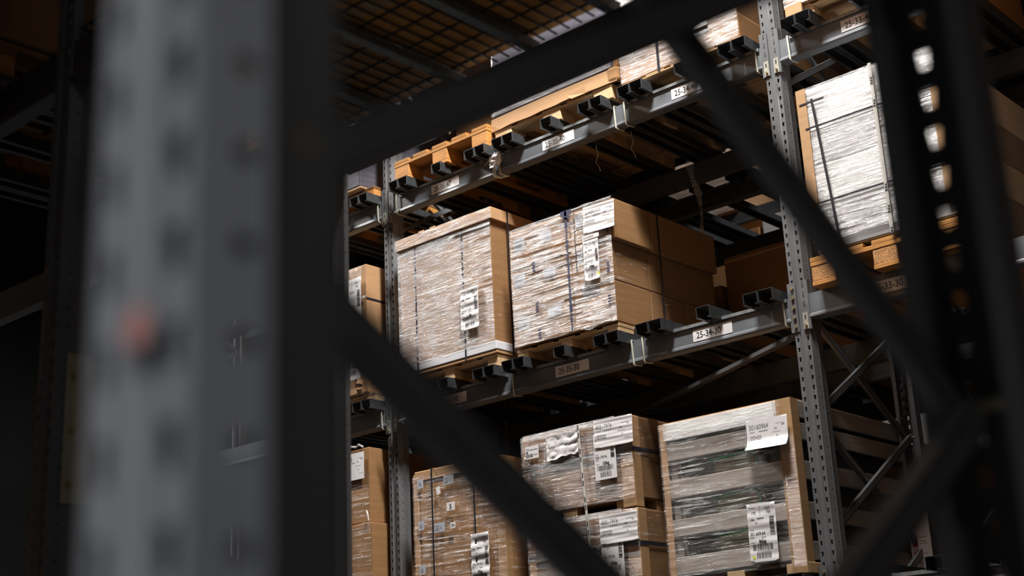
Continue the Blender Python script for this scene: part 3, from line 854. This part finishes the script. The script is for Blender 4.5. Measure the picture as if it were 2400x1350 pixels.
ship_label(t2, 1.706, 2.222, .146, .25, YF - .017, '002.179.76', '122kg', ('', '', ''), '', seed=95)
big_sheet(t2, 1.706, 2.410, .250, .152, YF - .020, '00217976', '253520', tilt=.005, wav=.0008)
# ribbed feet of the upper carton
for (xa, ya) in ((1.44, YF + .01), (1.80, YF + .02), (1.84, .12), (1.84, .30), (1.20, YF + .01), (1.84, .75), (1.2, .75), (1.44, .75)):
    fm = MB()
    for q in range(8): fm.box(xa + q * .012, xa + q * .012 + .007, ya, ya + .09, 2.583, 2.632)
    fm.box(xa, xa + .09, ya + .012, ya + .08, 2.583, 2.632)
    fm.build('ribbed_foot', WOOD_L, t)
# printed white band tying both cartons
ps = thing('printed_strap', (1.62, YF, 2.6), 'long narrow white printed strap down the front of the two stacked cartons', 'strap')
sm = MB(); tx = MB()
for i in range(20):
    za, zb_ = 3.08 - i * .044, 3.08 - (i + 1) * .044
    xa, xb = 1.598 + i * .0022, 1.598 + (i + 1) * .0022
    sm.poly([(xa - .008, YF - .0200, za), (xb - .008, YF - .0200, zb_), (xb + .008, YF - .0200, zb_), (xa + .008, YF - .0200, za)])
    if i % 3 != 2:
        for q in range(3): tx.box(xa - .004, xa + .004, YF - .0208, YF - .0202, za - .012 - q * .010, za - .006 - q * .010)
sb_ = sm.build('band', STRAPW, ps); tx.build('strap_print', INK, ps)
pallet(1.19, 1.95, ZC, 'wood pallet under the two stacked cartons, lowest level', y0=-.06, H=.060, blockm=WOOD_L, woodm=WOOD_L, bw=.09)
# --- 25-34-20: slatted crate
t = thing('slatted_crate', (2.52, .5, ZC), 'grey slatted crate with green machinery inside, film-wrapped, sheet 30160964, below 25-34-30', 'crate')
X0, X1 = 2.130, 2.915
sl = [(2.893, 2.978, PLANK_W), (2.784, 2.867, PLANK), (2.589, 2.680, PLANK), (2.396, 2.480, PLANK), (2.205, 2.292, PLANK)]
for (za, zb_, mt) in sl:
    bevbox('slat', X0 + .01, X1 - .006, YF, YF + .02, za, zb_, mt, t, .002, 1)
    bevbox('slat', X1 - .026, X1 - .004, YF + .022, 1.15, za, zb_, PLANK, t, .002, 1)
    bevbox('slat', X0 + .004, X0 + .026, YF + .022, 1.15, za, zb_, PLANK, t, .002, 1)
    bevbox('slat', X0 + .01, X1 - .006, 1.152, 1.17, za, zb_, PLANK, t, .002, 1)
for xa in (X0 + .03, X1 - .07):
    for ya in (YF + .03, 1.09): bevbox('corner_post', xa, xa + .04, ya, ya + .04, ZC + .058, 2.975, PLANK, t, .002, 1)
MB().box(X0, X0 + .036, YF - .006, YF - .001, ZC + .02, 2.98).build('corner_board', CORNER, t)
MB().box(X1 - .082, X1 + .002, YF - .006, YF - .001, ZC - .0, 2.982).box(X1 - .003, X1 + .002, YF - .001, YF + .065, ZC - .0, 2.982).build('corner_board', CORNER, t)
bevbox('base_block', X1 - .12, X1 + .004, YF + .003, YF + .12, ZC - .0, ZC + .050, WOOD_L, t, .002, 1)
bevbox('base_block', X0 + .33, X0 + .43, YF + .003, YF + .12, ZC - .0, ZC + .050, WOOD_L, t, .002, 1)
bevbox('crate_floor', X0 + .02, X1 - .02, YF + .03, 1.14, ZC + .051, ZC + .058, CARD_D, t, .002, 1)
bevbox('crate_top', X0 + .01, X1 - .01, YF + .01, 1.16, 2.979, 2.986, CARD_L, t, .002, 1)
for i, z in enumerate((2.24, 2.43, 2.62, 2.80)):
    bevbox('machine_case', X0 + .06, X0 + .30, .0, .9, z, z + .165, GREENG, t, .01)
    bevbox('machine_panel', X0 + .27 + .01, X0 + .56, YF + .045, .5, z + .01, z + .150, OLIVE, t, .008)
    bevbox('machine_case', X0 + .60, X1 - .07, .02, .9, z, z + .16, DARKM, t, .01)
    bevbox('machine_cover', X0 + .61, X0 + .68, YF + .05, .1, z + .02, z + .13, GREENG, t, .006)
    xh = X0 + .545
    pts = [(X0 + .27, YF + .031, z + .135)] + [(X0 + .50, YF + .031, z + .150)] + [(X0 + .50 + .045 * math.sin(a), YF + .031, z + .105 + .045 * math.cos(a)) for a in (.3, .7, 1.1, 1.57)] + [(xh, YF + .031, z + .0)]
    MB().tube(pts, .0075, 8).build('green_tube', GREEN, t)
wrap(t, X0, X1 - .06, YF - .008, 1.15, ZC + .035, 2.975, FILM_C, seed=101, amp=.004)
wrap(t, X1 - .06, X1, YF - .0085, 1.15, ZC + .03, 2.80, FILM_D, seed=103, amp=.003, front_only=True, nx=6)
MB().box(X0 + .03, X1 - .09, YF - .018, YF - .013, 2.885, 2.975).build('folded_film_edge', FILM_W, t)
big_sheet(t, 2.664, 2.752, .232, .150, YF - .021, '30160964', '253420', tilt=-.02, curl=.03)
ship_label(t, 2.617, 2.215, .158, .278, YF - .020, '301.609.64', '86kg', ('172', '1250', '750'), '2217', dot=True, tilt=-.02, wav=.0012, seed=111)
# --- left bay, lowest level: two cartons
t = thing('wrapped_carton', (-.5, .5, 2.77), 'upper kraft carton with white sheet ending 22105, left of the slim upright, lowest level', 'carton')
bevbox('carton_body', -.88, -.108, YF, 1.1, 2.772, 3.246, CARD, t, .008)
wrap(t, -.885, -.112, YF, 1.1, 2.78, 3.10, FILM_C, seed=121, amp=.006)
big_sheet(t, -.345, 3.050, .205, .17, YF - .014, '522105', '34720')
MB().tube([(-.30, YF, 3.255), (-.27, YF - .01, 3.27), (-.23, YF, 3.262), (-.19, YF - .01, 3.272), (-.16, YF, 3.252)], .007, 5).build('twisted_film', FILM_W, t)
t = thing('wrapped_carton', (-.5, .5, 2.2), 'lower kraft carton standing out a little under the one with the sheet ending 22105', 'carton')
bevbox('carton_body', -.86, -.070, YF - .02, 1.1, ZC + .091, 2.768, CARD, t, .008)
wrap(t, -.865, -.075, YF - .02, 1.1, ZC + .1, 2.77, FILM_C, seed=125, amp=.007)
MB().tube([(-.105, YF - .03, 2.84), (-.088, YF - .035, 2.81), (-.082, YF - .035, 2.775)], .005, 6).build('white_cord', STRAPW, t)
pallet(-.86, -.07, ZC, 'wood pallet under the two kraft cartons left of the slim upright', y0=-.06, H=.09, blockm=WOOD_L, woodm=WOOD_L, bw=.09)

# ================================================================== upper level
ZD = Z40 + .174            # 4.975
pallet(.185, 1.014, ZD, 'orange wood pallet with bare front boards, stamped on its right block, at 25-36-40', y0=-.085, H=.144, y1=1.11, woodm=WOOD, blockm=WOOD, bw=.135,
       mark=[('ell', .055, .03, .036, .022), ('t', 'EPAL', .028, .022, .020, .0003)])
MB().tube([(.62, YF, 5.10), (.66, YF - .02, 5.16), (.70, YF - .015, 5.21)], .003, 5)
o = MB().bar((.70, YF - .01, 5.115), (.77, YF - .03, 5.20), .012, .002).build('film_scrap', STRAPW); tag(o, 'thin pale strip of film sticking up from the bare orange pallet', 'plastic strip')
sh_ = thing('shading_sheet', (.6, .5, ZD + .144), 'flat cardboard sheet added for shade, lying on the orange pallet at 25-36-40', 'cardboard sheet')
bevbox('sheet', .19, 1.01, -.06, 1.1, ZD + .1443, ZD + .1473, CARD_D, sh_, .001, 1)  # added to stop light falling through the deck gaps
t = thing('carton', (.6, .8, ZD + .144), 'dark carton added for shade, set far back on the orange pallet at 25-36-40', 'carton')
bevbox('carton_body', .20, 1.0, .50, 1.1, ZD + .1476, 6.10, CARD_D, t, .006)  # added to block lamp light spilling in over the bare pallet
# cardboard tray with grey wrapped goods
YG = -.032; SH = -.022
_before = set(bpy.data.objects)
pallet(1.06, 1.98, ZD, 'pale pallet under the long cardboard tray at 25-35-40', y0=-.04, H=.090, blockm=WOOD_L, woodm=WOOD_L, bw=.14)
t = thing('tray_load', (1.54, .5, ZD + .07), 'wide cardboard tray holding grey plastic-wrapped goods at 25-35-40', 'wrapped load')
tr = MB(); n = 24; zt0 = ZD + .097
for i in range(n):
    xa, xb = 1.038 + .985 * i / n, 1.038 + .985 * (i + 1) / n
    f = lambda x: YG - .012 - .010 * math.sin((x - 1.04) * 3.1)
    g = lambda x: zt0 - .006 + .008 * mn.noise(Vector((x * 7, 0, 2)))
    tr.poly([(xa, f(xa), g(xa)), (xb, f(xb), g(xb)), (xb, f(xb) + .004, zt0 + .080), (xa, f(xa) + .004, zt0 + .080)])
tr.box(1.040, 2.022, YG - .005, 1.1, zt0 - .006, zt0 + .078)
tr.build('cardboard_tray', CARD_L, t)
tr = MB(); tr.poly([(1.66, YG - .03, zt0 + .02), (1.80, YG - .028, zt0 + .03), (1.80, YG - .026, zt0 - .012), (1.70, YG - .034, zt0 - .016)]); tr.build('torn_flap', CARD_L, t)
bevbox('crushed_corner', 1.955, 2.034, YG - .018, YG + .06, zt0 - .006, zt0 + .09, CARD, t, .02)
bevbox('wrapped_goods', 1.045, 1.985, YG - .004, 1.08, zt0 + .080, 5.62, PURPLE, t, .02)
bevbox('side_carton', 1.987, 2.020, YG + .01, 1.0, zt0 + .10, 5.60, CARD, t, .004)
MB().box(1.045, 1.98, YG - .013, YG - .006, zt0 + .095, zt0 + .120).build('folded_film_edge', FILM_W, t)
# 25-34-40 carton
pallet(2.05, 2.86, ZD, 'pale pallet with frayed middle block under the wrapped carton at 25-34-40', y0=-.04, H=.050, blockm=WOOD_L, woodm=WOOD_L, bw=.09)
t = thing('wrapped_carton', (2.45, .5, ZD + .06), 'tightly wrapped glossy carton with barcode label at 25-34-40', 'carton')
bevbox('carton_body', 2.062, 2.845, YG, 1.1, ZD + .051, 5.66, CARD_D, t, .008)
bevbox('lower_band', 2.050, 2.852, YG - .006, 1.105, ZD + .0505, ZD + .20, CARD, t, .008)
wrap(t, 2.055, 2.848, YG - .008, 1.1, ZD + .051, 5.66, FILM_B, seed=131, amp=.007, nz=110)
vstrap(t, 2.325, YG - .022, ZD + .03, 5.66, .016)
sticker(t, (2.50, YG - .022, 5.13), .165, .17, [('bar', .02, .095, .12, .05, 7), ('bar', .03, .02, .09, .045, 8), ('gr', .03, .088, .09, .002)], name='shipping_label')
for _o in set(bpy.data.objects) - _before:
    if _o.parent is None: _o.location.x += SH
# 25-33-40 carton
pallet(3.155, 3.93, ZD, 'pale pallet with printed block under the wrapped carton at 25-33-40', y0=-.06, H=.062, blockm=WOOD_L, woodm=WOOD_L, bw=.14)
t = thing('wrapped_carton', (3.54, .5, ZD + .06), 'wrapped carton with folded cardboard corner at 25-33-40', 'carton')
bevbox('carton_body', 3.145, 3.94, YF, 1.1, ZD + .063, 5.6, CARD, t, .008)
bevbox('corner_flap', 3.142, 3.24, YF - .01, YF + .012, ZD + .012, ZD + .075, CARD_L, t, .002, 1)
wrap(t, 3.14, 3.945, YF - .002, 1.1, ZD + .065, 5.6, FILM_W, seed=141, amp=.005, nz=60)
# left bay upper
pallet(-.86, -.06, ZD, 'brown pallet under the dark grey wrapped load, upper level left of the slim upright', y0=-.04, H=.070, blockm=WOOD, woodm=CARD_D, bw=.13)
t = thing('grey_wrapped_load', (-.5, .5, ZD + .05), 'dark grey plastic-wrapped load, upper level left of the slim upright', 'wrapped load')
bevbox('wrapped_goods', -.90, -.155, YF, 1.1, ZD + .083, 5.5, PURPLE, t, .012)
bevbox('base_board', -.90, -.145, YF - .003, 1.1, ZD + .0705, ZD + .0825, CARD_L, t, .002, 1)
# white paper rag tied on beam 40
rg = thing('paper_rag', (1.02, 0, 4.87), 'crumpled white paper tied around the upper beam between 25-36-40 and 25-35-40', 'rag')
crumple('crumpled_sheet', rg, .985, 4.800, .095, .090, -.034, skew=.01, amp=.020, fr=26, nx=18, nz=18, seed=4.0)
MB().poly([(1.0, -.045, 4.86), (.95, -.05, 4.825), (.957, -.05, 4.833), (1.01, -.045, 4.875)]).build('torn_corner', PAPER, rg)
MB().tube([(1.010, -.034, 4.83), (1.006, -.02, 4.82), (1.002, -.014, 4.80), (1.006, -.010, 4.755), (1.02, .03, 4.752), (1.08, .03, 4.745)], .004, 6).build('cord', TIE, rg)
MB().tube([(1.055, -.034, 4.83), (1.05, -.02, 4.82), (1.040, -.014, 4.80), (1.046, -.010, 4.755), (1.06, .03, 4.75)], .004, 6).build('cord', TIE, rg)

# hanging scraps under the upper level
def strip(name, pts, w, mat, label):
    mb = MB(); pts = [Vector(p) for p in pts]
    for i in range(len(pts) - 1):
        a, b = pts[i], pts[i + 1]; wa = w * (.5 + .5 * math.sin(i * 1.3 + .5) ** 2); wb = w * (.5 + .5 * math.sin((i + 1) * 1.3 + .5) ** 2)
        r = Vector((.8, .6 * math.sin(i), 0)).normalized(); r2 = Vector((.8, .6 * math.sin(i + 1), 0)).normalized()
        mb.poly([a - r * wa / 2, a + r * wa / 2, b + r2 * wb / 2, b - r2 * wb / 2])
    return tag(mb.build(name, mat), label, 'plastic strip')
strip('hanging_film', [(1.73, 1.035, 4.935), (1.735, 1.035, 4.88), (1.75, 1.03, 4.80), (1.79, 1.02, 4.68), (1.80, 1.02, 4.58), (1.80, 1.02, 4.50), (1.785, 1.02, 4.42), (1.79, 1.02, 4.36)], .055, FILM_W, 'long clear film strip hanging from the dusty rear beam right of the carton stack')
o = strip('hanging_tape', [(1.79, 1.019, 4.375), (1.80, 1.01, 4.26), (1.825, 1.0, 4.18), (1.835, 1.0, 4.10), (1.85, 1.0, 4.0), (1.86, 1.0, 3.92)], .045, FILM_C, 'printed label tape dangling below the hanging film strip')
for nm, px, lab in (('cord_scrap', 1.52, 'short loose cord dangling behind the upper beam near 25-35-40'), ('cord_scrap', 1.79, 'longer curly cord dangling behind the upper beam near 25-34-40')):
    o = MB().tube([(px, .35, 4.9005), (px, .35, 4.88), (px + .01, .35, 4.83), (px - .012, .35, 4.79), (px + .012, .35, 4.75), (px + .02, .35, 4.72)], .0025, 5).build(nm, STRAPW)
    tag(o, lab, 'cord')

# ------------------------------------------------------------------ rack behind (C) and next aisle (D)
CY = 1.50
for x in (BX0, BX1, BX2):
    frame(x, CY, CY + 1.1, 'dark upright frame of the rack behind, %s' % {BX0: 'behind the slim lit upright', BX1: 'behind the thick lit upright', BX2: 'beyond the right edge'}[x], node0=.565)
for bi, (xa, xb) in enumerate(((BX0, BX1), (BX1, BX2))):
    for lv, zb in (('lowest', Z20), ('middle', Z30), ('upper', Z40)):
        for yy, sg, fr in ((CY, -1, 'near'), (CY + 1.1, 1, 'far')):
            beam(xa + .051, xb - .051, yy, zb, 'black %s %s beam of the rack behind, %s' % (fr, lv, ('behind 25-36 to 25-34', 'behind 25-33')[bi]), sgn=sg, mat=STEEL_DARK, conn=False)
for k in range(3):
    grid(P(1, k), Z40 + .174, 'support bars of the rack behind, upper level behind %s' % ('25-36', '25-35', '25-34')[k], y0=CY - .1, y1=CY + 1.18, yrail=CY - .006)
    grid(P(1, k), Z30 + .174, 'support bars of the rack behind, middle level behind %s' % ('25-36', '25-35', '25-34')[k], y0=CY - .1, y1=CY + 1.18, yrail=CY - .006)
t = thing('carton', (2.0, 2.1, ZB), 'big dark brown carton in the rack behind, seen through the empty place 25-34-30', 'carton')
bevbox('carton_body', 1.66, 2.62, CY - .05, CY + 1.1, ZB, 4.37, CARD_D, t, .008)
MB().box(1.66, 2.62, CY - .052, CY - .0505, 4.33, 4.345).build('packing_tape', TAPEC, t)
t = thing('carton', (1.1, 2.0, ZB), 'dark carton in the rack behind, behind the stack at 25-35-30', 'carton')
bevbox('carton_body', .9, 1.62, CY - .05, CY + 1.1, ZB, 4.2, CARD_D, t, .008)
t = thing('carton', (2.5, 2.0, ZC), 'dark carton in the rack behind the slatted crate', 'carton')
bevbox('carton_body', 2.1, 2.85, CY - .05, CY + 1.1, ZC, 2.95, CARD_D, t, .008)
DY = 5.2
for zb, nm in ((6.166, 'highest'), (4.766, 'upper'), (3.366, 'middle')):
    beam(-2.8, 2.9, DY + .08, zb, 'faint %s beam of the rack across the far aisle' % nm, mat=STEEL_DARK, conn=False)
t = thing('wrapped_carton', (-.9, 5.7, 6.3), 'pinkish wrapped carton glimpsed far off through the gap above 25-34-30', 'carton')
bevbox('carton_body', -1.28, -.50, DY, DY + 1, 6.30, 6.95, CARD_L, t, .01)
wrap(t, -1.28, -.5, DY, DY + 1, 6.30, 6.95, FILM_W, seed=151, nz=40, nx=12)
t = thing('white_carton', (-.1, 5.7, 4.9), 'white carton with printed side glimpsed far off between the support bars', 'carton')
bevbox('carton_body', -.22, .05, DY, DY + .5, 5.90, 6.13, WHITEBOX, t, .01)
t = thing('carton', (-.7, 5.7, 4.9), 'brown carton glimpsed far off left of the white one', 'carton')
bevbox('carton_body', -1.1, -.26, DY, DY + 1, 4.90, 6.05, CARD, t, .01)
t = thing('white_carton', (.95, 5.7, 3.5), 'white carton with red stripe glimpsed far off past the thick upright', 'carton')
bevbox('carton_body', .62, 1.30, DY, DY + 1, 3.50, 3.95, WHITEBOX, t, .01)
MB().box(.93, .95, DY - .002, DY - .0005, 3.5, 3.95).build('red_stripe', RED, t)

# load sign on the rear post of the frame at BX1
sg_ = thing('load_sign', (2.97, 1.0, 2.4), 'white load sign with two red squares on the rear post right of the crate', 'sign')
sticker(sg_, (2.925, .985, 2.12), .115, .50, [('red', .012, .20, .030, .055), ('red', .012, .115, .030, .055), ('gr', .05, .245, .05, .004), ('gr', .05, .225, .04, .003), ('gr', .05, .212, .045, .003), ('gr', .05, .16, .045, .003), ('gr', .03, .40, .06, .004), ('gr', .03, .37, .05, .004), ('gr', .03, .33, .045, .004), ('gr', .012, .07, .03, .003), ('gr', .012, .055, .03, .003)], name='sign_board', thick=.003)
MB().box(2.93, 3.03, .9851, 1.012, 2.2, 2.24).build('sign_bracket', STEEL, sg_)

# ------------------------------------------------------------------ near double rack (A)
AX0, AX1 = 2.865, 5.709
frame(AX1, -5.56, -4.48, 'huge blurred grey upright frame with crossed braces, right in front of the camera', node0=.62, step=.585, off=-.0065, dz=-.008, meshes=(POST_NEAR, POST_PLAIN))
frame(AX0, -4.00, -2.92, 'grey perforated open upright frame between the blurred post and the lit rack', node0=.62)
frame(AX0, -5.56, -4.48, 'grey upright frame of the camera-side rack, left of the view', node0=.62)
frame(AX1, -4.00, -2.92, 'grey upright frame of the aisle-side rack, right of the view', node0=.62)
frame(.05, -4.00, -2.92, 'dark upright frame of the aisle-side rack at the far left', node0=.62)
ss = thing('round_sticker', (5.713, -5.562, 1.70), 'small round reddish sticker on the blurred near post', 'sticker')
MB().prism([(5.7085 + .0095 * math.cos(q * math.pi / 8), 1.690 + .0105 * math.sin(q * math.pi / 8)) for q in range(16)], 'Y', -5.5615, -5.5606).build('disc', REDDISH, ss)
gp = thing('guard_plate', (2.93, -3.8, 2.3), 'beige bolted plate on the side of the perforated frame at the left', 'plate')
bevbox('plate', 2.9245, 2.9285, -3.975, -3.56, 2.13, 2.545, BEIGE, gp, .001, 1)
for z in (2.18, 2.33, 2.48): MB().tube([(2.9285, -3.955, z), (2.935, -3.955, z)], .009, 8).build('bolt', BOLT, gp)
for (xa, xb, nm) in ((AX0, AX1, 'over the passage'), (.05, AX0, 'at the far left')):
    beam(xa + .051, xb - .051, -2.92, Z30, 'beam under the wire deck %s, aisle side' % nm, sgn=1, conn=False)
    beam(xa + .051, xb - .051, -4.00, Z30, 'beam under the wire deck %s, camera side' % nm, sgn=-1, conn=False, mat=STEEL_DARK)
# wire deck
wd = thing('wire_mesh_deck', (4.28, -3.46, 3.5), 'wire mesh deck on cross bars seen from below at upper left', 'mesh deck')
for i in range(9):
    x = 3.161 + i * .318
    if x > 5.6: break
    bevbox('cross_bar', x - .012, x + .022, -3.99, -2.93, 3.500, 3.534, GALV, wd, .002, 1)
mw = MB()
x = 2.93
while x < 5.64:
    mw.box(x, x + .005, -3.995, -2.925, 3.534, 3.539); x += .05
y = -3.99
while y < -2.92:
    mw.box(2.926, 5.64, y, y + .005, 3.539, 3.544); y += .1
o = mw.build('wire_mesh', WIRE, wd); o['kind'] = 'stuff'
lo = [(2.93, 3.50, -3.98, -2.94, .45, CARD, 'brown carton on the wire deck, nearest its left end'),
      (3.505, 4.14, -3.95, -2.945, .4, WOOD, 'orange wooden box on the wire deck beside the brown carton'),
      (4.145, 4.90, -3.95, -2.96, .5, CARD, 'brown carton on the wire deck above the dark near brace'),
      (4.905, 5.63, -3.95, -2.94, .4, CARD_D, 'dark carton on the wire deck at its right end')]
for (xa, xb, ya, yb, h, mt, lab) in lo:
    t = thing('deck_carton', ((xa + xb) / 2, (ya + yb) / 2, 3.545), lab, 'carton')
    bevbox('carton_body', xa, xb, ya, yb, 3.545, 3.545 + h, mt, t, .006)
    MB().box(xa + .02, xb - .02, (ya + yb) / 2 - .03, (ya + yb) / 2 + .03, 3.5446, 3.5449 ).build('packing_tape', TAPEC, t)
# left neighbouring bay of rack A
g = grid(1.66, Z30 + .174, 'support bars of the aisle-side rack at the far left edge of the view', y0=-4.1, y1=-2.82, yrail=-4.006)
pallet(1.68, 2.46, Z30 + .174, 'dark wood pallet at the far left edge of the view', y0=-4.08, y1=-2.88, woodm=CARD_D, blockm=CHIP)
t = thing('wrapped_carton', (2.07, -3.5, Z30 + .335), 'dark wrapped carton on the pallet at the far left edge', 'carton')
bevbox('carton_body', 1.68, 2.46, -4.08, -2.88, Z30 + .33, 4.5, CARD_D, t, .008)
wrap(t, 1.68, 2.46, -4.08, -2.9, Z30 + .335, 4.5, FILM_B, seed=161, nz=40, nx=12)
# ------------------------------------------------------------------ unseen cartons added higher up and beside the view to shade the racks' insides
def shading(x0, x1, y0, y1, z0, z1, lab):
    t = thing('shading_carton', ((x0 + x1) / 2, (y0 + y1) / 2, z0), lab, 'carton')
    bevbox('carton_body', x0, x1, y0, y1, z0, z1, CARD_D, t, .008)
    MB().box(x0 - .0006, x1 + .0006, (y0 + y1) / 2 - .03, (y0 + y1) / 2 + .03, z1, z1 + .0006).build('packing_tape', TAPEC, t)
ZE = 6.166
for bi, (xa, xb) in enumerate(((BXm, BX0), (BX0, BX1), (BX1, BX2))):
    bn = ('left', 'middle', 'right')[bi]
    for y, nm in ((0.0, 'lit rack'), (CY, 'rack behind')):
        beam(xa + .051, xb - .051, y, ZE, 'top front beam of the %s, %s bay' % (nm, bn), conn=False)
        beam(xa + .051, xb - .051, y + 1.1, ZE, 'top rear beam of the %s, %s bay' % (nm, bn), sgn=1, conn=False)
        for k in range(3):
            x0 = xa + .10 + k * .94
            shading(x0, x0 + .90, y - .07, y + 1.15, ZE + .133, ZE + 1.2, 'high stock carton %s of the %s bay, added on top of the %s' % (('first', 'second', 'third')[k], bn, nm))
for k in (2,):
    x0 = BX0 + .10 + k * .93
    shading(x0, x0 + .88, CY - .05, CY + .55, Z40 + .176, 5.9, 'shading carton added in the rack behind on the upper level, %s from the left' % ('first', 'second', 'third')[k])
for i, z in enumerate((.3, 1.75, 3.15, 4.6)):
    for k in range(3):
        x0 = .12 + k * .9
        shading(x0, x0 + .86, -5.5, -4.5, z, z + 1.3, 'stock carton added in the camera-side rack outside the view, tier %s, column %s' % ('ABCD'[i], 'ABC'[k]))
for k in range(3):
    x0 = .12 + k * .90
    shading(x0, x0 + .86, -3.98, -2.95, 4.72, 6.2, 'stock carton added above the left edge of the view, column %s' % 'ABC'[k])
    x0 = AX0 + .10 + k * .9
    shading(x0, x0 + .86, -3.98, -2.95, 4.72, 6.2, 'stock carton added above the wire deck, column %s' % 'ABC'[k])
for (xa, xb, nm) in ((AX0, AX1, 'over the passage'), (.05, AX0, 'at the far left')):
    beam(xa + .051, xb - .051, -2.92, 4.586, 'higher beam of the aisle-side rack %s, aisle side' % nm, sgn=1, conn=False)
    beam(xa + .051, xb - .051, -4.00, 4.586, 'higher beam of the aisle-side rack %s, camera side' % nm, sgn=-1, conn=False)
for i, z in enumerate((.2, 1.7, 3.2, 4.7)):
    for k in range(3):
        x0 = AX1 + .12 + k * .92
        shading(x0, x0 + .88, -3.98, -2.95, z, z + 1.35, 'stock carton added right of the view, tier %s, column %s' % ('ABCD'[i], 'ABC'[k]))
for i, (za, zb_) in enumerate(((2.15, 3.2), (3.505, 4.72), (4.95, 5.95))):
    shading(4.52, 5.40, -.07, 1.12, za, zb_, 'stock carton added to the lit rack just right of the view, %s level' % ('lowest', 'middle', 'upper')[i])
shading(2.95, 3.70, -5.5, -4.5, 3.55, 4.9, 'stock carton added on the camera-side rack above the view, next to the left frame')
